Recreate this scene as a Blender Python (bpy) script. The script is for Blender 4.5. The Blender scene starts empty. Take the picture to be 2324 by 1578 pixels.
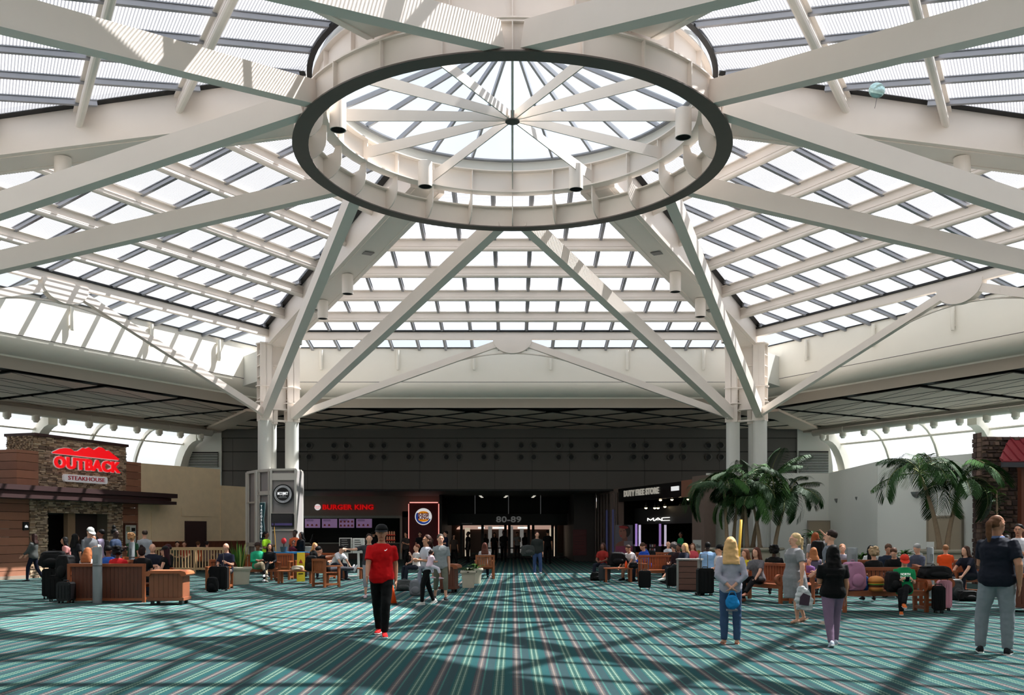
import bpy, bmesh, math, random
from mathutils import Vector, Matrix, Euler
R = math.radians
rnd = random.Random(7)
sc = bpy.context.scene
COL = sc.collection
# ---------------------------------------------------------------- camera, sky, sun, exposure
CY, CH, FP = -22.0, 1.65, 2118.0
cam = bpy.data.objects.new('camera', bpy.data.cameras.new('camera')); COL.objects.link(cam)
cam.location = (0, CY, CH); cam.rotation_euler = (R(90), 0, 0)
cam.data.sensor_width = 36; cam.data.lens = FP/2324*36
cam.data.shift_y = (1210-789)/2324; cam.data.shift_x = -(1163-1162)/2324
cam.data.clip_start = 0.1; cam.data.clip_end = 600
sc.camera = cam
sc.view_settings.view_transform = 'Standard'; sc.view_settings.look = 'None'
sc.view_settings.gamma = 1; sc.view_settings.use_curve_mapping = False
sc.view_settings.exposure = 0.56
SKY = .72; SUN = 15
world = bpy.data.worlds.new('world'); sc.world = world; world.use_nodes = True
def sky_nodes():
    nt = world.node_tree; nt.nodes.clear()
    tc = nt.nodes.new('ShaderNodeTexCoord'); sep = nt.nodes.new('ShaderNodeSeparateXYZ')
    ramp = nt.nodes.new('ShaderNodeValToRGB'); noi = nt.nodes.new('ShaderNodeTexNoise'); cr = nt.nodes.new('ShaderNodeValToRGB')
    mix = nt.nodes.new('ShaderNodeMix'); mix.data_type = 'RGBA'; bg = nt.nodes.new('ShaderNodeBackground'); out = nt.nodes.new('ShaderNodeOutputWorld')
    L = nt.links.new
    L(tc.outputs['Generated'], sep.inputs[0]); L(sep.outputs[2], ramp.inputs[0])
    e = ramp.color_ramp.elements; e[0].position = 0.0; e[0].color = (.86,.9,1,1); e[1].position = .8; e[1].color = (.5,.68,1,1)
    noi.inputs['Scale'].default_value = 2.6; noi.inputs['Detail'].default_value = 6; L(tc.outputs['Generated'], noi.inputs['Vector'])
    c = cr.color_ramp.elements; c[0].position = .34; c[0].color = (0,0,0,1); c[1].position = .54; c[1].color = (1,1,1,1)
    L(noi.outputs[0], cr.inputs[0]); L(cr.outputs[0], mix.inputs[0]); L(ramp.outputs[0], mix.inputs[6]); mix.inputs[7].default_value = (1,1,1,1)
    L(mix.outputs[2], bg.inputs[0]); bg.inputs[1].default_value = SKY; L(bg.outputs[0], out.inputs[0])
sky_nodes()
sun = bpy.data.objects.new('sun', bpy.data.lights.new('sun', 'SUN')); COL.objects.link(sun)
sun.data.energy = SUN; sun.data.angle = R(.8); sun.data.color = (1, .95, .885)
SD = Vector((.5*math.cos(R(27)), .5*math.sin(R(27)), .866))
sun.rotation_euler = SD.to_track_quat('Z', 'Y').to_euler(); sun.location = (20, -10, 40)
sc.cycles.max_bounces = 7; sc.cycles.transparent_max_bounces = 10; sc.cycles.diffuse_bounces = 4; sc.cycles.glossy_bounces = 2; sc.cycles.use_adaptive_sampling = True; sc.cycles.adaptive_threshold = .06
sc.cycles.sample_clamp_indirect = 6; sc.cycles.caustics_reflective = False; sc.cycles.caustics_refractive = False

# ---------------------------------------------------------------- helpers
def P(px, py, d): return Vector(((px-1163)*d/FP, d+CY, CH+(1210-py)*d/FP))
def G(px, py): return P(px, py, CH*FP/(py-1210))
def XD(px, d, z=0): return Vector(((px-1163)*d/FP, d+CY, z))
def D(az): return Vector((math.sin(R(az)), math.cos(R(az)), 0))
def lin(c):
    f = lambda v: v/12.92 if v <= .04045 else ((v+.055)/1.055)**2.4
    return (f(c[0]/255), f(c[1]/255), f(c[2]/255), 1)
MATS = {}
def mat(name, c, rough=.6, metal=0, vary=.08, scale=6, bump=0, emit=0, spec=.5, **k):
    if name in MATS: return MATS[name]
    m = bpy.data.materials.new(name); m.use_nodes = True; nt = m.node_tree; b = nt.nodes['Principled BSDF']
    c = lin(c); b.inputs['Roughness'].default_value = rough; b.inputs['Metallic'].default_value = metal
    b.inputs['Specular IOR Level'].default_value = spec
    b.inputs['Base Color'].default_value = c
    if vary:
        n = nt.nodes.new('ShaderNodeTexNoise'); n.inputs['Scale'].default_value = scale; n.inputs['Detail'].default_value = 4
        t = nt.nodes.new('ShaderNodeTexCoord'); nt.links.new(t.outputs['Object'], n.inputs['Vector'])
        r = nt.nodes.new('ShaderNodeMapRange'); r.inputs[3].default_value = 1-vary; r.inputs[4].default_value = 1+vary
        nt.links.new(n.outputs[0], r.inputs[0])
        x = nt.nodes.new('ShaderNodeMix'); x.data_type = 'RGBA'; x.blend_type = 'MULTIPLY'; x.inputs[0].default_value = 1
        x.inputs[6].default_value = c; nt.links.new(r.outputs[0], x.inputs[7]); nt.links.new(x.outputs[2], b.inputs['Base Color'])
        if bump:
            bu = nt.nodes.new('ShaderNodeBump'); bu.inputs['Strength'].default_value = bump; bu.inputs['Distance'].default_value = .02
            nt.links.new(n.outputs[0], bu.inputs['Height']); nt.links.new(bu.outputs[0], b.inputs['Normal'])
    if emit: b.inputs['Emission Color'].default_value = c; b.inputs['Emission Strength'].default_value = emit
    MATS[name] = m; return m
def colmat(c, rough=.75):
    c_ = tuple(int(v*.6) for v in c) if max(c) < 32 else c
    return mat('paint_%d_%d_%d' % tuple(c), c_, rough, vary=.1, scale=9, spec=.2)
class MB:
    def __init__(s): s.v = []; s.f = []
    def add(s, vs, fs):
        n = len(s.v); s.v += [tuple(v) for v in vs]; s.f += [tuple(i+n for i in f) for f in fs]; return s
    def box(s, c, size, rz=0, M=None):
        x, y, z = size[0]/2, size[1]/2, size[2]/2
        vs = [Vector((i*x, j*y, k*z)) for k in (-1,1) for j in (-1,1) for i in (-1,1)]
        m = (M if M is not None else Matrix.Rotation(rz, 3, 'Z'))
        vs = [m @ v + Vector(c) for v in vs]
        return s.add(vs, [(0,2,3,1),(4,5,7,6),(0,1,5,4),(2,6,7,3),(0,4,6,2),(1,3,7,5)])
    def lohi(s, a, b): return s.box([(a[i]+b[i])/2 for i in range(3)], [abs(b[i]-a[i]) for i in range(3)])
    def bar(s, p, q, w, h, up=(0,0,1)):
        p = Vector(p); q = Vector(q); d = (q-p); L = d.length; d.normalize(); up = Vector(up)
        x = d.cross(up); x = x.normalized() if x.length > 1e-4 else Vector((1,0,0)); u = x.cross(d)
        return s.box((p+q)/2, (w, L, h), M=Matrix((x, d, u)).transposed())
    def tube(s, pts, r, n=10, caps=True):
        pts = [Vector(p) for p in pts]; rs = r if isinstance(r, (list, tuple)) else [r]*len(pts)
        vs = []; fs = []; x = None
        for i, p in enumerate(pts):
            d = (pts[min(i+1, len(pts)-1)]-pts[max(i-1, 0)]).normalized()
            if x is None:
                x = d.orthogonal().normalized()
            else:
                x = (x-d*x.dot(d)).normalized()
            y = d.cross(x)
            for k in range(n):
                a = 2*math.pi*k/n; vs.append(p+(x*math.cos(a)+y*math.sin(a))*rs[i])
        for i in range(len(pts)-1):
            for k in range(n):
                fs.append((i*n+k, i*n+(k+1)%n, (i+1)*n+(k+1)%n, (i+1)*n+k))
        if caps: fs += [tuple(range(n))[::-1], tuple(range((len(pts)-1)*n, len(pts)*n))]
        return s.add(vs, fs)
    def lathe(s, prof, c=(0,0,0), n=24, a0=0, a1=360, closed=False):
        full = abs(a1-a0-360) < 1e-6; m = n if full else n+1; vs = []; fs = []
        for k in range(m):
            a = R(a0+(a1-a0)*k/n)
            for r, z in prof: vs.append((c[0]+r*math.sin(a), c[1]+r*math.cos(a), c[2]+z))
        q = len(prof); e = q if closed else q-1
        for k in range(n):
            for i in range(e):
                fs.append((k*q+i, ((k+1)%m)*q+i, ((k+1)%m)*q+(i+1)%q, k*q+(i+1)%q))
        return s.add(vs, fs)
    def ext(s, poly, vec):
        n = len(poly); vec = Vector(vec); vs = [Vector(p) for p in poly]+[Vector(p)+vec for p in poly]
        return s.add(vs, [tuple(range(n))[::-1], tuple(range(n, 2*n))]+[(i, (i+1)%n, n+(i+1)%n, n+i) for i in range(n)])
    def ell(s, c, r, n=14, m=9, M=None):
        vs = []; fs = []; c = Vector(c)
        for i in range(m+1):
            t = math.pi*i/m
            for k in range(n):
                a = 2*math.pi*k/n; v = Vector((r[0]*math.sin(t)*math.cos(a), r[1]*math.sin(t)*math.sin(a), r[2]*math.cos(t)))
                vs.append((M @ v if M is not None else v)+c)
        for i in range(m):
            for k in range(n): fs.append((i*n+k, (i+1)*n+k, (i+1)*n+(k+1)%n, i*n+(k+1)%n))
        return s.add(vs, fs)
    def mesh(s, name, m=None, smooth=False):
        me = bpy.data.meshes.new(name); me.from_pydata(s.v, [], s.f)
        bm = bmesh.new(); bm.from_mesh(me); bmesh.ops.remove_doubles(bm, verts=bm.verts, dist=1e-5)
        bmesh.ops.recalc_face_normals(bm, faces=bm.faces); bm.to_mesh(me); bm.free()
        if m: me.materials.append(m)
        if smooth: me.shade_smooth() if hasattr(me, 'shade_smooth') else None
        return me
    def build(s, name, m=None, parent=None, smooth=False, **k):
        return link(name, s.mesh(name, m, smooth), parent, **k)
def link(name, me, parent=None, label=None, cat=None, group=None, kind=None):
    o = bpy.data.objects.new(name, me); COL.objects.link(o)
    if parent is not None: o.parent = parent
    return tag(o, label, cat, group, kind)
def tag(o, label=None, cat=None, group=None, kind=None):
    if label: o['label'] = label
    if cat: o['category'] = cat
    if group: o['group'] = group
    if kind: o['kind'] = kind
    return o
def thing(name, label=None, cat=None, loc=(0,0,0), rz=0, group=None, kind=None, s=1):
    o = link(name, None, None, label, cat, group, kind); o.location = loc; o.rotation_euler = (0,0,rz); o.scale = (s,s,s); return o
def autosmooth(o, ang=35):
    me = o.data
    if me: me.shade_smooth(); me.set_sharp_from_angle(angle=R(ang))
    return o
CHILD = {}
def copy_tree(o, parent=None):
    c = o.copy(); COL.objects.link(c)
    if parent is not None: c.parent = parent
    for ch in KIDS(o): copy_tree(ch, c)
    return c
def KIDS(o): return [x for x in COL.objects if x.parent == o]
def text(name, body, mtl, loc, rz, size, parent=None, depth=.02, width=None, bold=0.0, align='CENTER', xs=1, **k):
    cu = bpy.data.curves.new(name, 'FONT'); cu.body = body; cu.size = size; cu.extrude = depth; cu.align_x = align; cu.align_y = 'CENTER'
    cu.offset = bold; cu.resolution_u = 3; cu.space_character = 1+bold*4
    tmp = bpy.data.objects.new(name, cu)
    me = bpy.data.meshes.new_from_object(tmp); bpy.data.objects.remove(tmp)
    if width:
        xs_ = [v.co.x for v in me.vertices]; w = max(xs_)-min(xs_); f = width/w
        for v in me.vertices: v.co.x *= f
    M = Matrix.Translation(Vector(loc)) @ Matrix.Rotation(rz, 4, 'Z') @ Matrix.Rotation(R(90), 4, 'X')
    me.transform(M); me.materials.clear(); me.materials.append(mtl)
    return link(name, me, parent, **k)

# ---------------------------------------------------------------- materials
steel = mat('white_steel', (240,230,221), .45, vary=.03, scale=2)
alu = mat('aluminium_mullion', (150,152,158), .35, .4, vary=.05)
black = mat('black_gutter', (22,22,24), .6, vary=0)
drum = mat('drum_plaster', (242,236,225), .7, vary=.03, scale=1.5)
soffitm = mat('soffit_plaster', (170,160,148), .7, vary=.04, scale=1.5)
panelm = mat('ceiling_panel', (206,184,168), .75, vary=.06, scale=.8)
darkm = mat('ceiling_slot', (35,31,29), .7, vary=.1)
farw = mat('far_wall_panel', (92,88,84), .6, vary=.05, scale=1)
white = mat('white_panel', (214,214,208), .6, vary=.03, scale=1)
chrome = mat('lamp_metal', (120,120,120), .3, .8, vary=0)
def carpet_mat():
    m = bpy.data.materials.new('carpet'); m.use_nodes = True; nt = m.node_tree; b = nt.nodes['Principled BSDF']; L = nt.links.new
    b.inputs['Roughness'].default_value = .95; b.inputs['Specular IOR Level'].default_value = .1
    tc = nt.nodes.new('ShaderNodeTexCoord'); sp = nt.nodes.new('ShaderNodeSeparateXYZ'); L(tc.outputs['Object'], sp.inputs[0])
    def M(op, a, b_=None, c=None):
        n = nt.nodes.new('ShaderNodeMath'); n.operation = op
        for i, v in enumerate((a, b_, c)):
            if v is None: continue
            if isinstance(v, (int, float)): n.inputs[i].default_value = v
            else: L(v, n.inputs[i])
        return n.outputs[0]
    x = sp.outputs[0]; y = sp.outputs[1]; per = .44
    u = M('MULTIPLY', M('FRACT', M('DIVIDE', x, per)), per)          # 0..per
    def band(a, b_): return M('MULTIPLY', M('GREATER_THAN', u, a), M('LESS_THAN', u, b_))
    def stars(x0, px, py, ox, thr):                                   # little crosses
        fu = M('SUBTRACT', M('FRACT', M('DIVIDE', M('SUBTRACT', u, x0), px)), .5)
        fv = M('SUBTRACT', M('FRACT', M('ADD', M('DIVIDE', y, py), ox)), .5)
        au = M('ABSOLUTE', fu); av = M('ABSOLUTE', fv)
        h_ = M('MULTIPLY', M('LESS_THAN', au, .40), M('LESS_THAN', av, thr*.28)); v_ = M('MULTIPLY', M('LESS_THAN', au, thr*.28), M('LESS_THAN', av, .40))
        return M('MINIMUM', M('ADD', h_, v_), 1.0)
    def mix(fac, c1, c2):
        n = nt.nodes.new('ShaderNodeMix'); n.data_type = 'RGBA'
        L(fac, n.inputs[0])
        for s_, v in ((6, c1), (7, c2)):
            if isinstance(v, tuple): n.inputs[s_].default_value = v
            else: L(v, n.inputs[s_])
        return n.outputs[2]
    noi = nt.nodes.new('ShaderNodeTexNoise'); noi.inputs['Scale'].default_value = 45; L(tc.outputs['Object'], noi.inputs['Vector'])
    teal = lin((46,94,96)); grey = lin((58,84,88)); cream = lin((158,182,162)); pink = lin((160,146,136)); mint = lin((84,144,132))
    col = mix(band(.11, .22), teal, grey)
    col = mix(M('MULTIPLY', band(0, .11), M('GREATER_THAN', noi.outputs[0], .45)), col, lin((84,80,86)))
    col = mix(M('MULTIPLY', band(.015, .085), stars(0.015, .07, .058, 0, .46)), col, pink)
    col = mix(M('MULTIPLY', band(.10, .135), stars(.10, .035, .058, .5, .45)), col, mint)
    col = mix(M('MULTIPLY', band(.235, .355), M('GREATER_THAN', noi.outputs[0], .42)), col, lin((38,88,84)))
    col = mix(M('MULTIPLY', band(.235, .355), stars(.235, .06, .07, .3, .36)), col, cream)
    n2 = nt.nodes.new('ShaderNodeTexNoise'); n2.inputs['Scale'].default_value = 160; L(tc.outputs['Object'], n2.inputs['Vector'])
    mr = nt.nodes.new('ShaderNodeMapRange'); mr.inputs[3].default_value = .48; mr.inputs[4].default_value = .90; L(n2.outputs[0], mr.inputs[0])
    x_ = nt.nodes.new('ShaderNodeMix'); x_.data_type = 'RGBA'; x_.blend_type = 'MULTIPLY'; x_.inputs[0].default_value = 1; L(col, x_.inputs[6]); L(mr.outputs[0], x_.inputs[7])
    L(x_.outputs[2], b.inputs['Base Color'])
    bu = nt.nodes.new('ShaderNodeBump'); bu.inputs['Strength'].default_value = .3; bu.inputs['Distance'].default_value = .005
    L(n2.outputs[0], bu.inputs['Height']); L(bu.outputs[0], b.inputs['Normal'])
    return m
def ribbed_mat(name, clear, per, tint, milk=(.9,.93,.96), rib=(.15,.155,.175), duty=.45):
    # clear to milky translucent sheet; with per: opaque grey ribs every per metres along local y
    m = bpy.data.materials.new(name); m.use_nodes = True; nt = m.node_tree; nt.nodes.clear(); L = nt.links.new; N = nt.nodes.new
    out = N('ShaderNodeOutputMaterial'); tr = N('ShaderNodeBsdfTransparent'); tl = N('ShaderNodeBsdfTranslucent'); mx = N('ShaderNodeMixShader')
    tr.inputs[0].default_value = (*tint, 1); tl.inputs[0].default_value = (*milk, 1); mx.inputs[0].default_value = 1-clear
    L(tr.outputs[0], mx.inputs[1]); L(tl.outputs[0], mx.inputs[2])
    if not per: L(mx.outputs[0], out.inputs[0]); return m
    tc = N('ShaderNodeTexCoord'); sp = N('ShaderNodeSeparateXYZ'); L(tc.outputs['Object'], sp.inputs[0])
    a = N('ShaderNodeMath'); a.operation = 'DIVIDE'; L(sp.outputs[1], a.inputs[0]); a.inputs[1].default_value = per
    f = N('ShaderNodeMath'); f.operation = 'FRACT'; L(a.outputs[0], f.inputs[0])
    g = N('ShaderNodeMath'); g.operation = 'LESS_THAN'; L(f.outputs[0], g.inputs[0]); g.inputs[1].default_value = duty
    r1 = N('ShaderNodeBsdfTranslucent'); r1.inputs[0].default_value = (*rib, 1); r2 = N('ShaderNodeBsdfDiffuse'); r2.inputs[0].default_value = (.5,.5,.52,1)
    r = N('ShaderNodeMixShader'); r.inputs[0].default_value = .45; L(r1.outputs[0], r.inputs[1]); L(r2.outputs[0], r.inputs[2])
    fin = N('ShaderNodeMixShader'); L(g.outputs[0], fin.inputs[0]); L(mx.outputs[0], fin.inputs[1]); L(r.outputs[0], fin.inputs[2]); L(fin.outputs[0], out.inputs[0])
    return m
ribbed = ribbed_mat('ribbed_glazing', .76, .06, (.90,.94,1), (.6,.63,.68))
clearg = ribbed_mat('clear_glazing', .9, 0, (.68,.72,.76), (.5,.55,.6))
dome_glass = ribbed_mat('dome_glazing', .95, 0, (.9,.95,1), (.5,.55,.6))
vault_glass = ribbed_mat('vault_glazing', .9, 0, (.92,.96,1), (.8,.85,.9))

# ---------------------------------------------------------------- floor
floor = MB(); floor.lohi((-45,-45,-.3), (45,60,0)); floor.build('floor', carpet_mat(), kind='structure', label='green carpet with cream and pink dotted stripes')
gr = MB(); gr.lohi((-300,-300,-4.4), (300,300,-4)); gr.build('ground', mat('tarmac', (150,150,146), .9), kind='structure')

# ---------------------------------------------------------------- skylight
def gz(a): return 10.41+.165*(14.9-a)
T30 = math.tan(R(30))
def clip(poly, f):      # keep f(p)>=0 ; linear f
    out = []
    for i in range(len(poly)):
        p, q = poly[i], poly[(i+1)%len(poly)]; fp, fq = f(p), f(q)
        if fp >= 0: out.append(p)
        if (fp >= 0) != (fq >= 0):
            t = fp/(fp-fq); out.append((p[0]+(q[0]-p[0])*t, p[1]+(q[1]-p[1])*t))
    return out
ROWS = [4.45, 6.9, 8.9, 10.9, 12.9, 14.9, 16.9, 19.05]
MW = 1.17
def hx(a): return a*T30-.5
first = []
for i in range(len(ROWS)-1):
    a0, a1 = ROWS[i]+.02, ROWS[i+1]-.02; hw = hx(a1)+ (0 if a1 < 17.5 else .6); k0 = math.ceil(hw/MW+.5)
    for k in range(-k0, k0+1):
        x0, x1 = (k-.5)*MW+.02, (k+.5)*MW-.02
        poly = [(x0,a0),(x1,a0),(x1,a1),(x0,a1)]
        m_ = 0 if a1 < 17.5 else .6
        poly = clip(poly, lambda p: p[1]*T30-.6+m_-p[0]); poly = clip(poly, lambda p: p[1]*T30-.6+m_+p[0]) if poly else poly
        if len(poly) < 3: continue
        ar = abs(sum(poly[j][0]*poly[(j+1)%len(poly)][1]-poly[(j+1)%len(poly)][0]*poly[j][1] for j in range(len(poly))))/2
        if ar < .05: continue
        mb = MB(); mb.add([(p[0], p[1], gz(p[1])+.05) for p in poly], [tuple(range(len(poly)))])
        first.append(('glazing_panel', mb.mesh('glazing_panel', ribbed if i < len(ROWS)-2 else clearg)))
for k in range(-9, 10):
    x = (k+.5)*MW
    a0 = max(4.6, (abs(x)+.85)/T30); a1 = 19.05
    if a0 > a1-.5: continue
    mb = MB(); mb.bar((x,a0,gz(a0)-.02), (x,a1,gz(a1)-.02), .095, .12)
    mb.bar((x,a0,gz(a0)+.04), (x,a1,gz(a1)+.04), .15, .025)
    first.append(('mullion', mb.mesh('mullion', alu)))
for a in ROWS[1:6]:
    w = a*T30-.3; z = gz(a)
    mb = MB(); mb.box((0,a,z-.16), (2*w,.07,.26)); mb.box((0,a,z-.04), (2*w,.24,.03))
    mb.tube([(-w,a,z-.34),(w,a,z-.34)], .085, 12); mb.box((0,a,z-.27),(2*w,.16,.03))
    first.append(('purlin', mb.mesh('purlin', steel)))
a = 16.9; w = a*T30-.2
mb = MB(); mb.lohi((-w,a-.1,9.71), (w,a+.1,10.0)); first.append(('eave_beam', mb.mesh('eave_beam', steel)))
mb = MB(); mb.lohi((-w,a-.16,10.005), (w,a+.12,10.075)); first.append(('gutter', mb.mesh('gutter', black)))
mb = MB(); w2 = 19.05*T30; mb.lohi((-w2,18.93,9.76),(w2,19.1,9.80)); first.append(('gutter', mb.mesh('gutter', black)))
# half-disc gusset under the eave beam, raking ties down to the columns
mb = MB(); arc = [(-.82, 9.8)]+[(.82*math.cos(R(180+t)), 9.72+.6*math.sin(R(180+t))) for t in range(0, 181, 12)]+[(.82, 9.8)]
mb.ext([(x, a-.13, z) for x, z in arc], (0,.26,0)); first.append(('gusset_plate', mb.mesh('gusset_plate', steel)))
for s in (-1,1):
    mb = MB(); mb.bar((s*.72,a,9.5), (s*9.0,a,6.55), .2, .27); first.append(('raking_tie', mb.mesh('raking_tie', steel)))
mb = MB(); mb.tube([(2.75*t, a, 9.14-.47*t*t) for t in [i/10 for i in range(-10,11)]], .03, 6); first.append(('bowed_rod', mb.mesh('bowed_rod', steel)))
side_word = ['above the far concourse wall', 'above the right hand drum wall', 'at the upper right beside the ring', 'overhead behind the ring', 'at the upper left beside the ring', 'above the left hand drum wall']
for k in range(6):
    root = thing('window_%d' % (k+1), 'sloping skylight bay of ribbed glazing '+side_word[k], None, rz=-R(60*k), kind='structure')
    for nm, me in first: link(nm, me, root)
# hip girders
for k in range(6):
    az = 30+60*k
    root = thing('hip_girder', None, None, rz=-R(az), kind='structure', group='hip girders of the skylight')
    r0, r1 = 4.75, 19.6; b = lambda r: 11.83-.125*r; t = lambda r: 12.87-.143*r+.1
    mb = MB(); w = .52
    vs = [(-w,r0,b(r0)),(w,r0,b(r0)),(w,r1,b(r1)),(-w,r1,b(r1)),(-w,r0,t(r0)),(w,r0,t(r0)),(w,r1,t(r1)),(-w,r1,t(r1))]
    mb.add(vs, [(0,1,2,3),(4,7,6,5),(0,4,5,1),(1,5,6,2),(2,6,7,3),(3,7,4,0)]); mb.build('web_box', steel, root)
    for s in (-1,1):
        mb = MB(); mb.bar((s*.36,r0,b(r0)-.012),(s*.36,r1,b(r1)-.012),.03,.02); mb.build('flange_lip', steel, root)
        mb = MB(); mb.bar((s*.64,r0,t(r0)-.05),(s*.64,r1,t(r1)-.05),.2,.13); mb.build('gutter', black, root)
    if k in (0,5):
        for r in (9.3, 14.9):
            mb = MB(); mb.box((0,r,b(r)-.012),(.32,.32,.02)); v = mb.build('vent', chrome, root)
# compression ring
def ringpart(name, prof, m, root, n=96, smooth=True):
    mb = MB(); mb.lathe(prof, n=n, closed=True); o = mb.build(name, m, root)
    if smooth: autosmooth(o, 30)
    return o
def rect(r0, r1, z0, z1): return [(r0,z0),(r1,z0),(r1,z1),(r0,z1)]
ring = thing('compression_ring', 'large white steel ring girder hanging under the glass dome', 'ring beam', kind='structure')
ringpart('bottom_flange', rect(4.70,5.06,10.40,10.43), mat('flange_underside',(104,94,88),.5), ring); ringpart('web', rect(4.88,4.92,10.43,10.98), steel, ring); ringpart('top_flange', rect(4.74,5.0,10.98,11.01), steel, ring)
fin_me = None
prof = [(4.88,10.44)]+[(4.88-.5*math.sin(R(t)), 10.94-.5*math.cos(R(t))) for t in range(15, 91, 15)]+[(4.38,11.3),(4.52,11.3),(4.6,11.1),(4.88,11.02)]
mb = MB(); mb.ext([(-.015, r, z) for r, z in prof], (.03,0,0)); fin_me = mb.mesh('fin', steel)
mb = MB(); mb.lohi((-.012,4.92,10.43),(.012,5.02,10.98)); stf_me = mb.mesh('stiffener', steel)
for k in range(24):
    o = link('fin', fin_me, ring); o.rotation_euler = (0,0,-R(15*k))
    o = link('stiffener', stf_me, ring); o.rotation_euler = (0,0,-R(15*k+(0 if k%4 else 0)))
up = thing('lantern', 'glazed conical lantern on an upper ring above the ring girder', 'skylight', kind='structure')
ringpart('lower_flange', rect(4.3,4.62,11.26,11.29), steel, up); ringpart('web', rect(4.46,4.5,11.29,11.84), steel, up); ringpart('upper_flange', rect(4.3,4.62,11.84,11.87), steel, up)
ringpart('curb', rect(4.42,4.5,11.87,12.14), white, up); ringpart('curb_gutter', rect(4.62,4.74,12.0,12.07), black, up); ringpart('sill', rect(4.3,4.5,12.14,12.18), alu, up)
mb = MB(); mb.lohi((-.012,4.33,11.29),(.012,4.6,11.84)); s_me = mb.mesh('stiffener', steel)
AP = 13.35
mb = MB(); mb.bar((0,4.37,12.2),(0,.12,AP),.06,.12); rib_me = mb.mesh('rib', alu)
h = R(7.5)
mb = MB(); mb.add([(4.37*math.sin(-h),4.37*math.cos(h),12.23),(4.37*math.sin(h),4.37*math.cos(h),12.23),(.02,.15,AP+.03),(-.02,.15,AP+.03)], [(0,1,2,3)]); pane_me = mb.mesh('pane', dome_glass)
mb = MB(); mb.bar((-.28,2.2,12.77),(.28,2.2,12.77),.05,.06); cross_me = mb.mesh('purlin', alu)
for k in range(24):
    o = link('stiffener', s_me, up); o.rotation_euler = (0,0,-R(15*k))
    o = link('rib', rib_me, up); o.rotation_euler = (0,0,-R(15*k))
    o = link('pane', pane_me, up); o.rotation_euler = (0,0,-R(15*k+7.5))
mb = MB(); mb.ell((0,0,AP),(.16,.16,.08)); mb.build('apex_hub', alu, up)
wheel = thing('spoke_wheel', 'twelve flat white spokes meeting at a small hub inside the ring', 'spoke wheel', kind='structure')
mb = MB(); mb.add([(-.015,.12,11.36),(.015,.12,11.36),(.015,4.4,11.36),(-.015,4.4,11.36),(-.015,.12,11.56),(.015,.12,11.56),(.015,4.4,11.66),(-.015,4.4,11.66)], [(0,1,2,3),(4,7,6,5),(0,4,5,1),(1,5,6,2),(2,6,7,3),(3,7,4,0)]); sp_me = mb.mesh('spoke', steel)
for k in range(12):
    o = link('spoke', sp_me, wheel); o.rotation_euler = (0,0,-R(30*k))
mb = MB(); mb.lathe([(0.001,11.34),(.17,11.34),(.17,11.37),(.06,11.37),(.06,11.6),(.001,11.6)], n=24); mb.build('hub', mat('hub_dark',(90,86,82),.5), wheel)
# diagonal struts: ring (az 60k) to the two neighbouring columns
for k in range(6):
    az = 60*k
    for s in (-1,1):
        p = D(az)*4.97 + D(az+90)*s*.3 + Vector((0,0,10.72)); c = D(az+30*s); tg = D(az+30*s+90)
        q = c*19.3 - tg*s*.6 + Vector((0,0,6.62))
        root = None
        mb = MB(); d = (q-p).normalized(); mb.bar(p, q, .3, .48); o = mb.build('diagonal_strut', steel, kind='structure', group='diagonal roof struts')
# column heads and columns
def cyl_lamp_mesh(r=.19, h=.66):
    mb = MB(); mb.lathe([(.001,0),(r*.9,0),(r,-.01),(r,-h),(r-.02,-h),(r-.02,-h+.04),(.001,-h+.04)], n=20); a_ = mb.mesh('lamp_body', steel)
    mb = MB(); mb.lathe([(r-.05,-h+.005),(r-.02,-h+.005),(r-.02,-h+.03),(r-.05,-h+.03)], n=20, closed=True)
    for i in range(4): mb.bar((-r+.05,-.09+.06*i,-h+.02),(r-.05,-.09+.06*i,-h+.02),.012,.02)
    return a_, mb.mesh('louver', black)
lb_me, ll_me = cyl_lamp_mesh()
def downlight(loc, label):
    t = thing('downlight', label, 'lamp', loc, group='cylindrical downlights'); link('lamp_body', lb_me, t); link('louver', ll_me, t)
    autosmooth(t and link('rim', ll_me, t)) if 0 else None
autosmooth(bpy.data.objects['floor']) if 0 else None
lb_me.shade_smooth(); lb_me.set_sharp_from_angle(angle=R(40))
for az, rs in ((-30,(11.2,13.8,16.9)),(30,(11.0,13.6,16.7)),(-90,(10.6,)),(90,(10.6,))):
    for i, r in enumerate(rs):
        p = D(az)*r; sidew = {-30:'left rear hip girder',30:'right rear hip girder',-90:'left hip girder',90:'right hip girder'}[az]
        lab = 'white cylinder downlight under the '+sidew+((', '+('highest','middle','lowest')[i]+' of three') if len(rs) > 1 else ' at the photo edge')
        downlight((p.x, p.y, 11.83-.125*r), lab)
for (px, py, d, w) in ((767,232,21.4,'at the left of the ring'),(1551,262,21.8,'at the right of the ring'),(965,368,24.9,'at the rear left of the ring'),(1307,372,25.1,'at the rear right of the ring')):
    p = P(px, py, d); p.z = 11.55; downlight(p, 'white cylinder downlight mounted inside the ring '+w)
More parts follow.
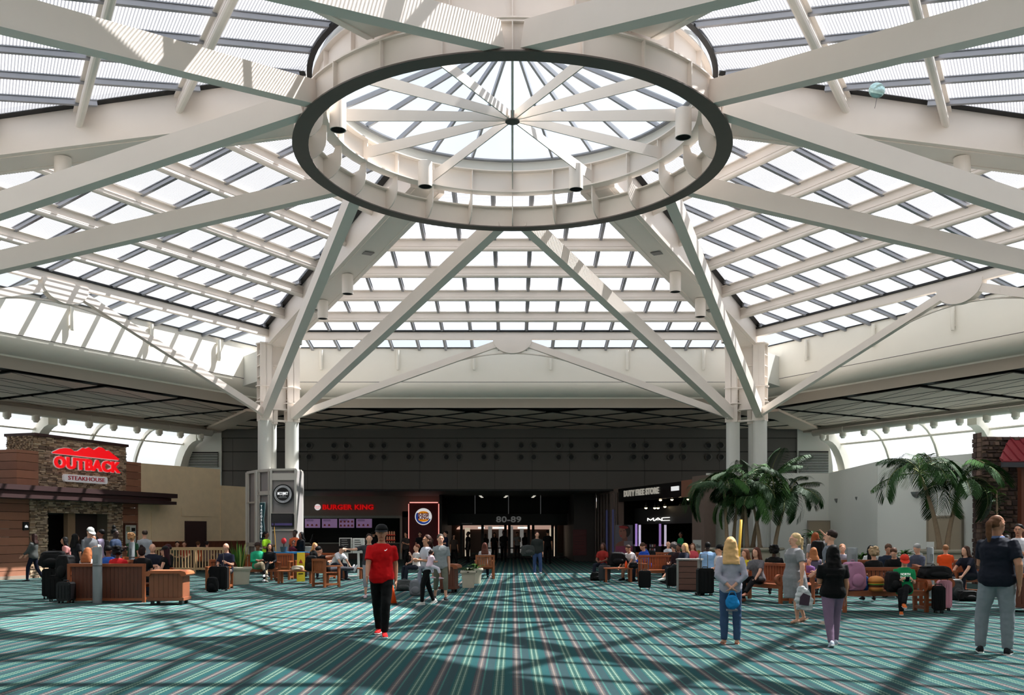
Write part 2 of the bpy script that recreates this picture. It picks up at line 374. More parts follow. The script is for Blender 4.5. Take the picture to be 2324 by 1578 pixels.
def column(az, word, tubes_to=0):
    root = thing('column', 'cluster column of white tubes with riveted steel head '+word, 'column', D(az)*19.5, -R(az), kind='structure')
    # local: y outward, x tangential
    for x, y, r in ((-.57,0,.28),(.57,0,.28),(.0,1.0,.2)):
        mb = MB(); mb.lathe([(.001,0),(r,0),(r,6.28),(.001,6.28)], c=(x,y,0), n=28); o = autosmooth(mb.build('tube', white, root), 40)
    for x, y, wd in ((-.57,0,.26),(.57,0,.26),(0,1.0,.2)):
        mb = MB()
        mb.lohi((x-.02,y-wd,6.28),(x+.02,y+wd,9.5)); mb.lohi((x-wd,y-wd,6.28),(x+wd,y-wd+.03,9.5)); mb.lohi((x-wd,y+wd-.03,6.28),(x+wd,y+wd,9.5))
        sgn = 1 if x > 0 else -1
        mb.lohi((x-sgn*.24-.01,y-wd,6.9),(x-sgn*.24+.01,y-wd+.1,9.5))
        mb.build('upright', steel, root)
        for z in [6.3+i*.45 for i in range(8)]:
            mb = MB(); mb.box((x,y,z),(2*wd-.02,2*wd-.04,.03)); mb.build('stiffener_plate', steel, root)
        for z in (7.05,7.7,9.45):
            mb = MB(); mb.lathe([(.001,-.02),(wd*1.42,-.02),(wd*1.42,.02),(.001,.02)], c=(x,y,z), n=20); mb.build('collar_plate', steel, root)
    for z in (6.32,6.8,7.7,8.6,9.4):
        mb = MB(); mb.lohi((-.5,-.12,z-.03),(.5,.12,z+.03)); mb.build('batten_plate', steel, root)
    mb = MB(); mb.lohi((-.31,-.02,6.8),(.31,.02,9.45)); mb.build('web_plate', steel, root)
    return root
for az, w in ((-30,'behind the grey sign pylon'),(30,'rising behind the palms'),(-90,'left of the frame'),(90,'right of the frame'),(-150,'behind the camera left'),(150,'behind the camera right')):
    column(az, w)
# ---------------------------------------------------------------- drum wall, rolled soffit, concourse ceiling
names = ['wall_far','wall_right_drum','wall_near_right','wall_near','wall_near_left','wall_left_drum']
prof = [(19.05,9.8),(19.0,9.78),(19.0,8.29)]+[(19.0+.75*(1-math.cos(R(t))), 8.27-.55*math.sin(R(t))) for t in range(0, 91, 9)]+[(19.78,7.66),(19.86,7.26)]
for k in range(6):
    root = thing(names[k], None, None, rz=-R(60*k), kind='structure')
    def strip(pr, nm, m):
        mb = MB(); n = len(pr); mb.add([(s*a*T30, a, z) for s in (-1,1) for a, z in pr], [(i, i+1, n+i+1, n+i) for i in range(n-1)]); o = mb.build(nm, m, root); return autosmooth(o, 25)
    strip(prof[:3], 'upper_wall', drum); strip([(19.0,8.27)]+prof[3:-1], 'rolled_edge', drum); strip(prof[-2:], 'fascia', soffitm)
    mb = MB(); mb.lohi((-19*T30,18.985,8.275),(19*T30,19.02,8.29)); mb.build('reveal_joint', darkm, root)
    mb = MB(); mb.lohi((-19.2*T30,19.06,9.78),(19.2*T30,19.3,12.0-2.2)); 
    for i in range(-3, 3):
        x = (i+.5)*3.35
        if k in (2,3,4): continue
        mb = MB(); mb.lathe([(.001,0),(.07,0),(.07,-.82),(.055,-.87),(.001,-.87)], c=(x,18.88,9.66), n=14); t = autosmooth(mb.build('sconce_tube', drum, root), 40)
        mb = MB(); mb.lohi((x-.03,18.88,9.5),(x+.03,19,9.56)); mb.lohi((x-.03,18.88,8.95),(x+.03,19,9.0)); mb.build('sconce_bracket', drum, root)
    # concourse ceiling ring: a 19.86 -> 28
    c = thing('ceiling' if k == 0 else 'ceiling_%s' % names[k][5:], None, None, rz=-R(60*k), kind='structure')
    a0, a1 = 19.86, 28.2; zc = 7.30
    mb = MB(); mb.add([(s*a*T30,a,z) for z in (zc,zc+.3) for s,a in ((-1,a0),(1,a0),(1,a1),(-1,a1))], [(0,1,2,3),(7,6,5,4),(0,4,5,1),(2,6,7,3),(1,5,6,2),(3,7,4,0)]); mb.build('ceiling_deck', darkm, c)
    if k in (0,1,5,2,4):
        # rhombic grid of panels, split into triangles on the sides
        PT, NR = 3.7, 5; dr = (a1-.45-a0-.1)/NR; g = .055; slot = .2
        for r in range(NR):
            b0 = a0+.1+r*dr; b1 = b0+dr
            for j in range(-8, 9):
                sh = .5*(r % 2) if k == 0 else 0
                if k == 0:
                    cx = (j+sh)*PT; poly = [(cx-PT/2+slot*1.6,b0+dr/2),(cx,b0-dr/2+slot),(cx+PT/2-slot*1.6,b0+dr/2),(cx,b1+dr/2-slot)]
                    poly = clip(poly, lambda p: p[1]-a0-.08); poly = clip(poly, lambda p: a1-.5-p[1]) if poly else poly
                    pls = [poly]
                else:
                    x0 = j*PT+slot; x1 = (j+1)*PT-slot
                    pls = [[(x0,b0+g),(x1,b0+g),(x1,b1-g*2)],[(x0,b0+g*2),(x1,b1-g),(x0,b1-g)]]
                    if k in (1,2): pls = [[(-p[0]-0.0,p[1]) for p in q][::-1] for q in pls]
                for q in pls:
                    if q: q = clip(q, lambda p: p[1]*T30-.35-p[0])
                    if q: q = clip(q, lambda p: p[1]*T30-.35+p[0])
                    if not q or len(q) < 3: continue
                    ar = abs(sum(q[i][0]*q[(i+1)%len(q)][1]-q[(i+1)%len(q)][0]*q[i][1] for i in range(len(q))))/2
                    if ar < .1: continue
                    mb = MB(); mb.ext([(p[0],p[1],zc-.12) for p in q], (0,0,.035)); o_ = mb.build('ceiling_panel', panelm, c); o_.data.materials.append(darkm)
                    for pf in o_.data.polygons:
                        if abs(pf.normal.z) < .5: pf.material_index = 1  # panel edges coloured dark so the gaps read as shadow joints
        # small lamps at the panel corners
        for r in range(1, NR):
            for j in range(-5, 6):
                x = (j+.5*((r+1) % 2) if k == 0 else j)*PT; b = a0+.1+r*dr
                if abs(x) > b*T30-.8: continue
                mb = MB(); mb.lathe([(.001,-.05),(.1,-.05),(.12,0),(.001,0)], c=(x,b,zc), n=10); mb.build('spot_lamp', chrome, c)
    # bulkhead band along the hip of the concourse ceiling
    mb = MB(); u = .42
    az = 30
    p0 = Vector((a0*T30, a0, zc-.16)); p1 = Vector((a1*T30, a1, zc-.16))
    mb.bar(p0, p1, .95, .12); mb.build('corner_band', panelm, c)

# ================================================================ outer concourse: vault windows, duct, far wall
vprof = [(27.6+2*math.sin(R(t)), 4.0+3.0*math.cos(R(t))) for t in (4,15,26,37,48,59,70,80,90)]+[(29.6,2.9)]
def vault(k, num, word):
    root = thing('window_%d' % num, 'curved vault window of clear panes '+word, None, rz=-R(60*k), kind='structure')
    flip = 1 if k in (4,5) else -1
    xs = [6.87+2.77*i for i in range(-9,5)]
    xs = [x for x in xs if -16.5 < x < 16.6]
    def pt(i, x): return (flip*x, vprof[i][0], vprof[i][1])
    for i, x in enumerate(xs):
        major = (round((x-6.87)/2.77) % 3 == 0)
        w, dp = (.46,.5) if major else (.12,.16)
        mb = MB(); vs = []; n = len(vprof)
        for j, (a, z) in enumerate(vprof):
            nx, nz = (math.sin(R(min(90,j*11.2))), math.cos(R(min(90,j*11.2))))
            for s in (-1,1):
                for e in (0,1): vs.append((flip*x+s*w/2, a-nx*dp*e, z-nz*dp*e))
        fs = []
        for j in range(n-1):
            b = 4*j
            for u, v in ((0,1),(1,3),(3,2),(2,0)): fs.append((b+u,b+v,b+4+v,b+4+u))
        mb.add(vs, fs+[(0,1,3,2),(4*n-4,4*n-3,4*n-1,4*n-2)]); autosmooth(mb.build('arched_rib' if major else 'glazing_bar', drum, root), 50)
        if i < len(xs)-1:
            for (j0, j1) in ((0,3),(3,6),(6,9)):
                mb = MB(); q = list(range(j0, j1+1))
                mb.add([(flip*xx, vprof[j][0], vprof[j][1]) for xx in (x, xs[i+1]) for j in q], [(m_, m_+1, len(q)+m_+1, len(q)+m_) for m_ in range(len(q)-1)])
                o = mb.build('pane', vault_glass, root); o.data.shade_smooth()
    for j in (3,6,8):
        mb = MB(); mb.tube([(-16.4,vprof[j][0]-.1,vprof[j][1]-.05),(16.4,vprof[j][0]-.1,vprof[j][1]-.05)], .07, 8); mb.build('transom', drum, root)
    mb = MB(); mb.lohi((-17,29.3,0),(17,29.7,2.9)); mb.build('dado_wall', white, root)
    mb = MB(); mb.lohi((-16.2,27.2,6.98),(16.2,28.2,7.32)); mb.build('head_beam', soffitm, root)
    # round air duct with drum nozzles along the head of the vault
    dt = thing('air_duct', 'round white air duct with hanging nozzles '+word, 'duct', rz=-R(60*k))
    x1 = 15.6
    mb = MB(); mb.tube([(-x1,27.35,6.93),(x1,27.35,6.93)], .19, 16); mb.build('duct', drum, dt, True)
    for i in range(7):
        mb = MB(); mb.tube([(-x1+4.4*i+2-.03,27.35,6.93),(-x1+4.4*i+2+.03,27.35,6.93)], .2, 16); mb.build('joint_band', drum, dt)
    m0 = MB(); m0.lathe([(.001,0),(.17,0),(.17,-.22),(.14,-.24),(.09,-.33),(.001,-.33)], n=14); nm = m0.mesh('nozzle', drum)
    for i in range(24):
        x = -15.0+1.3*i
        if k in (1,5): o = link('nozzle', nm, dt); o.location = (x,27.35,6.8)
vault(5, 7, 'behind the steakhouse'); vault(1, 8, 'behind the pale grey wall'); vault(2, 9, 'right of the frame'); vault(4, 10, 'left of the frame')
wb = MB(); wb.lohi((-30,-28.6,0),(30,-28.2,7.6)); wb.build('wall_back', drum, kind='structure')
def wall(name, p, q, z0, z1, m, th=.2, parent=None, **k):
    p = Vector((p[0],p[1],0)); q = Vector((q[0],q[1],0)); mb = MB(); mb.bar(p+Vector((0,0,(z0+z1)/2)), q+Vector((0,0,(z0+z1)/2)), th, z1-z0); return mb.build(name, m, parent, **k)
# far wall with porthole air nozzles
fw = thing('wall_far_concourse', 'dark panelled wall with two rows of round nozzles', None, kind='structure')
YF = 28.0
mb = MB(); mb.lohi((-15.7,YF,3.94),(15.3,YF+.3,7.4)); mb.build('wall_core', darkm, fw)
xs = [(1038+84.9*i-1163)*50/FP for i in range(-7,9)]+[15.3]     # panel seams
for i in range(len(xs)-1):
    for (z0, z1) in ((3.99,4.96),(5.0,5.98),(6.02,6.72)):
        if xs[i+1] > 15.4: continue
        mb = MB(); mb.lohi((xs[i]+.008,YF-.03,z0+.008),(xs[i+1]-.008,YF,z1-.008)); mb.build('wall_panel', farw, fw)
mb = MB(); mb.lohi((-15.7,YF-.09,6.75),(15.3,YF,7.3)); mb.build('cornice', farw, fw)
mb = MB(); mb.lohi((-15.7,YF-.04,3.90),(15.3,YF+.3,3.96)); mb.build('black_edge_strip', black, fw)  # black strip along the lower edge of the wall
m0 = MB(); m0.lathe([(.13,0),(.2,0),(.2,.05),(.13,.09)], n=20, closed=True); nz_o = m0.mesh('nozzle_ring', farw)
m0 = MB(); m0.lathe([(.001,.07),(.125,.07),(.125,.02),(.001,.02)], n=18); nz_i = m0.mesh('nozzle_throat', black)
for i in range(14):
    for dx in (0, 28.3):
        for z in (6.33, 5.71):
            x = (671.5+84.9*(i-1)+dx+(57.2)-1163)*50/FP
            px = 758.5+84.9*(i-1)+dx
            x = (px-1163)*50/FP
            if x < -11.9 or x > 11.9: continue
            t = thing('air_nozzle', None, None); bpy.data.objects.remove(t)
            for me in (nz_o, nz_i):
                o = link(me.name.split('.')[0], me, fw); o.location = (x, YF-.03, z); o.rotation_euler = (R(90),0,0)
# pale return panels with louvres at both ends
for s, px0, px1, lx0, lx1, word in ((-1,417,504,431,497,'left'),(1,1808,1890,1812,1878,'right')):
    root = thing('wall_%s_return' % word, 'pale wall panel with slatted louvre at the %s end' % word, None, kind='structure')
    x0, x1 = (px0-1163)*50/FP, (px1-1163)*50/FP
    m_ = white
    mb = MB(); q = []
    if s < 0: q = [(x1,0),(x1,7.3)]+[(x0+.8-.8*math.sin(R(t)), 4.2+3.05*math.cos(R(t))) for t in range(0,91,10)]+[(x0,0)]
    else: q = [(x0,0),(x0,7.3)]+[(x1-.8+.8*math.sin(R(t)), 4.2+3.05*math.cos(R(t))) for t in range(0,91,10)]+[(x1,0)]
    mb.ext([(x, YF-.12, z) for x, z in q], (0,.3,0)); mb.build('panel', m_, root)
    lx0, lx1 = (lx0-1163)*50/FP, (lx1-1163)*50/FP; z0, z1 = (5.15,5.98) if s < 0 else (4.85,6.02)
    mb = MB(); mb.lohi((lx0,YF-.16,z0),(lx1,YF-.121,z1)); mb.build('louvre_back', darkm, root)
    n = int((z1-z0)/.085)
    for i in range(n):
        mb = MB(); mb.box(((lx0+lx1)/2,YF-.19,z0+.04+i*.085),(lx1-lx0,.07,.03)); mb.build('louvre_slat', white, root)
# ceiling recess beyond the far wall and side walls of the recess
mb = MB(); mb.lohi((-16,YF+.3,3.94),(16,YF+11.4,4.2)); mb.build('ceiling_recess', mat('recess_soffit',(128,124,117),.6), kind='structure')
brownw = mat('brown_fascia', (132,114,106), .6, vary=.05)
# ---------------------------------------------------------------- burger shop
def disc(name, c, r, m, parent, th=.03, n=40):
    mb = MB(); mb.lathe([(.001,0),(r,0),(r,th),(.001,th)], n=n); me = mb.mesh(name, m); me.transform(Matrix.Translation(Vector(c)) @ Matrix.Rotation(R(90),4,'X')); return link(name, me, parent)
def prism(name, poly, y, m, parent, th=.02):     # poly of (x,z), facing -Y
    mb = MB(); mb.ext([(x, y, z) for x, z in poly], (0,th,0)); return mb.build(name, m, parent)
def X(px, d): return (px-1163)*d/FP
def Z(py, d): return CH+(1210-py)*d/FP
DB = 58.0
bk = thing('burger_shop', 'burger restaurant counter with red lit name and menu screens', 'restaurant')
glowred = mat('sign_red', (190,8,10), .5, vary=0, emit=.5); glowwhite = mat('sign_white', (235,235,235), .5, vary=0, emit=.45)
mb = MB(); mb.lohi((-15.9,DB+CY,Z(1174,DB)),(X(928,DB),DB+CY+.3,3.94)); mb.build('fascia', brownw, bk)
text('name_letters', 'BURGER KING', glowred, (X(790,DB),DB+CY-.05,Z(1152,DB)), 0, .42, bk, .04, width=X(848,DB)-X(733,DB), bold=.012)
disc('logo_disc', (X(721,DB),DB+CY-.01,Z(1151.5,DB)), .19, glowwhite, bk)
text('logo_letters', 'BURGER\nKING', glowred, (X(721,DB),DB+CY-.06,Z(1152,DB)), 0, .1, bk, .005)
mb = MB(); mb.lohi((-15.9,DB+CY-.12,Z(1176.5,DB)),(X(913,DB),DB+CY+.1,Z(1171,DB))); mb.lohi((X(908,DB),DB+CY-.1,0),(X(913,DB),DB+CY+.1,Z(1176,DB))); mb.build('opening_frame', mat('pale_frame',(150,150,142),.5), bk)
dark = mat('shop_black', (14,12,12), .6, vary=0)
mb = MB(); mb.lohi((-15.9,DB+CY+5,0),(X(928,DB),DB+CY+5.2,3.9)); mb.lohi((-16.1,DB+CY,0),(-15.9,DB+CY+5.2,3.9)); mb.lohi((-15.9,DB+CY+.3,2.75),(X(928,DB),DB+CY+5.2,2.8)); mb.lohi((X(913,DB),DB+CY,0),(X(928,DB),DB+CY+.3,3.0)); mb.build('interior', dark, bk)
mb = MB(); mb.lohi((-15.9,DB+CY+.4,0),(X(905,DB),DB+CY+1.1,.98)); mb.build('counter', mat('counter_front',(60,48,42),.5), bk)
mb = MB(); mb.lohi((-15.9,DB+CY+.3,.98),(X(905,DB),DB+CY+1.15,1.04)); mb.build('counter_top', mat('pale_frame',(150,150,142),.5), bk)
scr = mat('menu_screen', (150,118,160), .4, vary=.12, scale=3, emit=.22); scr_red = mat('menu_food', (120,50,46), .5, vary=.2, emit=.1)
for i, (a, b_) in enumerate(((693,729),(731.5,767.5),(770,806),(809,846))):
    t = thing('menu_screen', 'purple lit menu screen over the counter, '+('leftmost','second','third','rightmost')[i]+' of four', 'screen', group='menu screens over the burger counter')
    y = DB+CY-.2
    mb = MB(); mb.lohi((X(a,DB),y,Z(1199,DB)),(X(b_,DB),y+.08,Z(1177.5,DB))); mb.build('bezel', dark, t)
    mb = MB(); mb.lohi((X(a+.8,DB),y-.01,Z(1198.3,DB)),(X(b_-.8,DB),y,Z(1178.2,DB))); mb.build('display', scr, t)
    r_ = random.Random(i)
    for q in range((3,2,8,3)[i]):
        cx = a+5+(q % 4)*8.5 if i == 2 else a+7+q*10; cz = (1184 if q < 4 else 1193) if i == 2 else 1192
        prism('food_picture', [(X(cx-2.5,DB),Z(cz+2.5,DB)),(X(cx+2.5,DB),Z(cz+2.5,DB)),(X(cx+2,DB),Z(cz-1,DB)),(X(cx,DB),Z(cz-2.5,DB)),(X(cx-2,DB),Z(cz-1,DB))], y-.02, scr_red, t, .01)
    for q in range(2):
        mb = MB(); mb.lohi((X(a+4,DB),y-.015,Z(1181+q*2,DB)),(X(a+20,DB),y-.01,Z(1180.2+q*2,DB))); mb.build('menu_line', dark, t)
fryer = thing('drink_cooler', 'lit shelf of red drinks at the right of the burger counter', 'cooler', (X(888,DB+3),DB+3+CY,0))
mb = MB(); mb.lohi((-.35,-.3,0),(.35,.3,1.9)); mb.build('case', dark, fryer)
for i in range(4):
    mb = MB(); mb.lohi((-.3,-.34,.5+i*.33),(.3,-.3,.55+i*.33)); mb.build('shelf', mat('red_shelf',(150,40,28),.5,emit=.4), fryer)
    for j in range(4):
        mb = MB(); mb.lathe([(.001,0),(.045,0),(.045,.16),(.02,.22),(.001,.22)], c=(-.22+.15*j,-.33,.55+i*.33), n=8); mb.build('bottle', mat('bottle_tan',(190,130,100),.4,emit=.2), fryer)
sp = thing('logo_sign', 'burgundy panel with round burger restaurant logo and pink neon edge', 'sign')
y = DB+CY-.3; DP = DB-.3
mb = MB(); mb.lohi((X(930,DP),y,0),(X(995,DP),y+.3,Z(1143,DP))); mb.build('board', mat('burgundy',(74,14,18),.5,emit=.04), sp)
neon = mat('pink_neon', (255,150,140), .4, vary=0, emit=1.1)
mb = MB(); mb.lohi((X(930,DP),y-.05,Z(1142,DP)),(X(994,DP),y-.01,Z(1140,DP))); mb.lohi((X(927,DP),y-.05,0.6),(X(928.3,DP),y-.01,Z(1144,DP))); mb.lohi((X(995,DP),y-.05,.6),(X(996.6,DP),y-.01,Z(1144,DP))); mb.build('neon_tube', neon, sp)
cx, cz, rr = X(961,DP), Z(1173,DP), .52
disc('logo_rim', (cx,y-.01,cz), rr, glowwhite, sp, .03)
blue = mat('logo_blue',(30,66,150),.5,vary=0,emit=.35); orange = mat('logo_orange',(230,140,20),.5,vary=0,emit=.4); burg = mat('logo_burgundy',(96,14,20),.5,vary=0,emit=.25)
prism('blue_crescent', [(cx+.47*math.cos(R(t)), cz+.47*math.sin(R(t))) for t in range(150,341,10)]+[(cx+.04+.38*math.cos(R(t)), cz+.06+.40*math.sin(R(t))) for t in range(335,154,-10)], y-.05, blue, sp)
prism('top_bun', [(cx+.32*math.cos(R(t)), cz+.18+.16*math.sin(R(t))) for t in range(0,181,12)], y-.06, orange, sp)
prism('bottom_bun', [(cx+.32*math.cos(R(t)), cz-.16+.15*math.sin(R(t))) for t in range(180,361,12)], y-.06, orange, sp)
t = text('logo_letters', 'BURGER', burg, (cx,y-.07,cz+.13), 0, .24, sp, .01, width=.72, bold=.012); text('logo_letters', 'KING', burg, (cx,y-.07,cz-.07), 0, .3, sp, .01, width=.66, bold=.014)
# ---------------------------------------------------------------- portal to gates
mb = MB(); mb.lohi((X(924,DB),DB+CY+.02,0),(X(1004,DB),DB+CY+.3,3.94)); mb.build('pier', brownw, bk)
gp = thing('gate_portal', 'dark passage to the gates with glass doors below 80-89 sign', 'passage', kind='structure')
DPp = 56.0; y = DPp+CY
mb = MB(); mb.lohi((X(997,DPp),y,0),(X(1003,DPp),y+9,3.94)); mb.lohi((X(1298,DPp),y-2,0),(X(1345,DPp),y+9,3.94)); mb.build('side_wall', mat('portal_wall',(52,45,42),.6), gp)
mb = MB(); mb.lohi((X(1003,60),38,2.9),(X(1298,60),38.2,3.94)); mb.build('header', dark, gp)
door = mat('door_frame_black', (16,15,16), .4, vary=0)
DD = 61.0; yd = DD+CY
for a in (1003,1047,1095,1147,1156,1200,1210,1254,1262,1298):
    mb = MB(); mb.lohi((X(a-3,DD),yd,0),(X(a+3,DD),yd+.15,3.0)); mb.build('door_stile', door, gp)
mb = MB(); mb.lohi((X(1003,DD),yd-.02,2.15),(X(1298,DD),yd+.15,3.2)); mb.lohi((X(1003,DD),yd-.02,0),(X(1298,DD),yd+.15,.12)); mb.lohi((X(1095,DD),yd-.01,.62),(X(1254,DD),yd+.1,.70)); mb.build('door_rail', door, gp)
gl = ribbed_mat('door_glass', .92, 0, (.8,.83,.85), (.4,.42,.45))
for a, b_ in ((1050,1092),(1098,1144),(1159,1197),(1213,1251)):
    mb = MB(); mb.lohi((X(a,DD),yd+.05,.12),(X(b_,DD),yd+.07,2.15)); mb.build('pane', gl, gp)
# hall beyond the doors; arch and pillars glow by themselves to brighten it
DH = 78.0; yh = DH+CY
mb = MB(); mb.lohi((X(1000,DH)-1,yh,0),(X(1300,DH)+1,yh+.2,3.9)); mb.build('hall_back_wall', mat('hall_wall',(120,92,80),.6), gp)
mb = MB(); mb.lohi((X(1000,DH)-1.2,yd+.2,0),(X(1000,DH)-1,yh,3.9)); mb.lohi((X(1300,DH)+1,yd+.2,0),(X(1300,DH)+1.2,yh,3.9)); mb.lohi((X(1000,DH)-1,yd+.2,3.2),(X(1300,DH)+1,yh,3.3)); mb.build('hall_shell', mat('hall_shell',(150,140,130),.6), gp)
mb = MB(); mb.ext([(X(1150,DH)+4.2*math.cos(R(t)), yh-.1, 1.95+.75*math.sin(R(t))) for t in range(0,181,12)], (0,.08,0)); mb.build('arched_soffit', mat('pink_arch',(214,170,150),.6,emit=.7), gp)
for px_, w_ in ((1118,1.0),(1175,.8),(1085,.5)):
    mb = MB(); mb.lohi((X(px_,DH-3),yh-3,2.0),(X(px_,DH-3)+w_,yh-2.8,2.12)); mb.build('ceiling_light', mat('hall_light',(240,250,235),.5,vary=0,emit=2.2), gp)
for px_ in (1055,1247):
    mb = MB(); mb.lohi((X(px_,64),64+CY,0),(X(px_,64)+.35,64+CY+.1,2.0)); mb.build('lit_panel', mat('lit_panel_cream',(220,196,168),.6,vary=.1,emit=.8), gp)
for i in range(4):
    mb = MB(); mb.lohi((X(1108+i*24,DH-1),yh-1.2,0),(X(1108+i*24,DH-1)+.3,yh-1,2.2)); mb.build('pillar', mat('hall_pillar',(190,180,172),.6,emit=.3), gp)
gs = thing('gate_sign', 'black gate sign board reading 80-89 hung on three rods', 'sign')
DS = 57.0; ys = DS+CY
mb = MB(); mb.lohi((X(1047,DS),ys,Z(1191,DS)),(X(1262,DS),ys+.2,Z(1167,DS))); mb.build('board', dark, gs)
text('sign_letters', '80-89', mat('sign_grey',(128,128,126),.5,vary=0,emit=.2), (X(1154.5,DS),ys-.02,Z(1180,DS)), 0, .5, gs, .02, width=X(1183,DS)-X(1126,DS), bold=.012)
text('small_letters', 'Concourse Hall', mat('sign_grey2',(110,110,108),.5,vary=0,emit=.15), (X(1060,DS),ys-.02,Z(1188.5,DS)), 0, .1, gs, .01)
for a in (1078,1154,1227):
    mb = MB(); mb.lohi((X(a-.8,DS),ys+.05,Z(1168,DS)),(X(a+.8,DS),ys+.1,3.94)); mb.build('hanger_rod', mat('rod_grey',(150,150,150),.5,vary=0,emit=.1), gs)
for i, (a, b_) in enumerate(((1090,1142),(1150,1141),(1213,1142))):
    for q in range(3):
        t = thing('ceiling_lamp', 'short white light strip, '+('nearest','middle','farthest')[q]+' of the '+('left','centre','right')[i]+' row over the gate sign', 'lamp', group='light strips in the passage ceiling'); 
        mb = MB(); mb.lohi((-.08,0,0),(.08,.12,.03)); mb.build('tube', mat('strip_light',(230,225,210),.5,vary=0,emit=.7), t); t.location = (X(a+(q*2 if i == 0 else -q*2),56+q*1.2), 56+q*1.2+CY, 3.86)
        mb = MB(); mb.lohi((-.1,-.02,.03),(.1,.14,.05)); mb.build('housing', dark, t)
rs = thing('wall_poster', 'dark red information board on the wall right of the passage', 'poster')
yr = DPp+CY-2.06; mb = MB(); mb.lohi((X(1300,54),yr,.35),(X(1331,54),yr+.05,1.85)); mb.build('board', mat('deep_red',(66,12,14),.5,emit=.03), rs)
for i in range(7):
    mb = MB(); mb.lohi((X(1304,54),yr-.01,.6+i*.15),(X(1326,54),yr,.63+i*.15)); mb.build('text_line', mat('dull_red',(100,40,38),.6), rs)
# ---------------------------------------------------------------- duty free shop, long oblique front
df = thing('duty_free_shop', 'dark shop front with duty free name over open entrance', 'shop')
A = Vector((5.54, 49.5+CY, 0)); B = Vector((7.9, 41.0+CY, 0)); u = (B-A).normalized(); L_ = (B-A).length
ang = math.atan2(u.y, u.x); df.location = A; df.rotation_euler = (0,0,ang)   # local x along front, local +y is inward (right)
def ts(px): k_ = (px-1163)/FP; return (k_*49.5-5.54)/(u.x-k_*u.y)
def dz(px, py): return Z(py, 49.5+ts(px)*u.y)
def dbox(x0, x1, y0, y1, z0, z1): m_ = MB(); m_.lohi((x0,y0,z0),(x1,y1,z1)); return m_
dbox(ts(1404),ts(1547),-.02,.35,3.28,3.97).build('sign_board', mat('gloss_black',(10,10,11),.25,vary=0), df)
text('sign_letters', 'DUTY FREE STORE', mat('sign_pale',(196,190,178),.5,vary=0,emit=.25), ((ts(1418)+ts(1497))/2,-.05,3.66), 0, .42, df, .02, width=ts(1497)-ts(1418), bold=.015)
dbox(ts(1525),ts(1542),-.05,-.02,3.58,3.78).build('white_plate', glowwhite, df)
dbox(ts(1547),ts(1573),-.02,.35,3.25,4.0).build('end_panel', mat('copper_panel',(132,86,66),.5), df)
dbox(ts(1573),ts(1600),-.05,.5,0,4.12).build('pillar', mat('bronze_pillar',(120,102,92),.4,.2), df)
dbox(ts(1385),ts(1404),0,.3,0,4.0).build('pier', brownw, df)
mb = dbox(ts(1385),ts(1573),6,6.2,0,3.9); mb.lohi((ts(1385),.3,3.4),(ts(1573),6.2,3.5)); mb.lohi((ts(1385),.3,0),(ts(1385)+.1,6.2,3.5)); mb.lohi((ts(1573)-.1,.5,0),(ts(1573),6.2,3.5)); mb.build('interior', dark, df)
dbox(ts(1404),ts(1573),.9,1.1,2.1,2.95).build('inner_header', dark, df)
# brand name on header: angular letters drawn as bars
mw = mat('neon_white',(235,235,230),.4,vary=0,emit=1.0)
for strokes in ([((0,0),(0,1)),((0,1),(.5,.25)),((.5,.25),(1,1)),((1,1),(1,0))],[((1.15,0),(1.75,1)),((1.75,1),(2.35,0)),((1.4,.3),(2.1,.3))],[((3.6,1),(2.6,1)),((2.6,1),(2.35,.8)),((2.35,.8),(2.45,0)),((2.45,0),(3.6,0))]):
    mb = MB(); x0 = ts(1436); sc_ = (ts(1484)-ts(1436))/3.6
    for p, q in strokes: mb.bar((x0+p[0]*sc_,.82,2.26+.14*p[1]),(x0+q[0]*sc_,.82,2.26+.14*q[1]),.04,.03)
    mb.build('name_letter', mw, df)
for i, (px_, py_) in enumerate(((1499,1135),(1525,1134),(1562,1133),(1466,1153),(1486,1153),(1493.5,1153),(1509,1150),(1544,1150),(1557,1150))):
    t = thing('shop_spotlight', 'small warm shop spotlight, '+('left one just under the sign board','middle one just under the sign board','right one just under the sign board','faint one left of the bright pair','left of the bright pair above the name','right of the bright pair above the name','faint one right of the bright pair','left faint one at the far right','right faint one at the far right')[i], 'lamp', group='spotlights in the duty free shop'); d_ = 45.5; t.location = P(px_, py_, d_)
    mb = MB(); mb.ell((0,0,0),(.07,.07,.06),10,6); mb.build('bulb', mat('spot_glow',(255,225,180),.5,vary=0,emit=6 if i not in (6,7,8) else 1.2), t)
    mb = MB(); mb.lathe([(.05,.12),(.08,.05),(.09,0)], n=10); mb.lohi((-.01,-.01,.1),(.01,.01,.25)); mb.build('housing', dark, t)
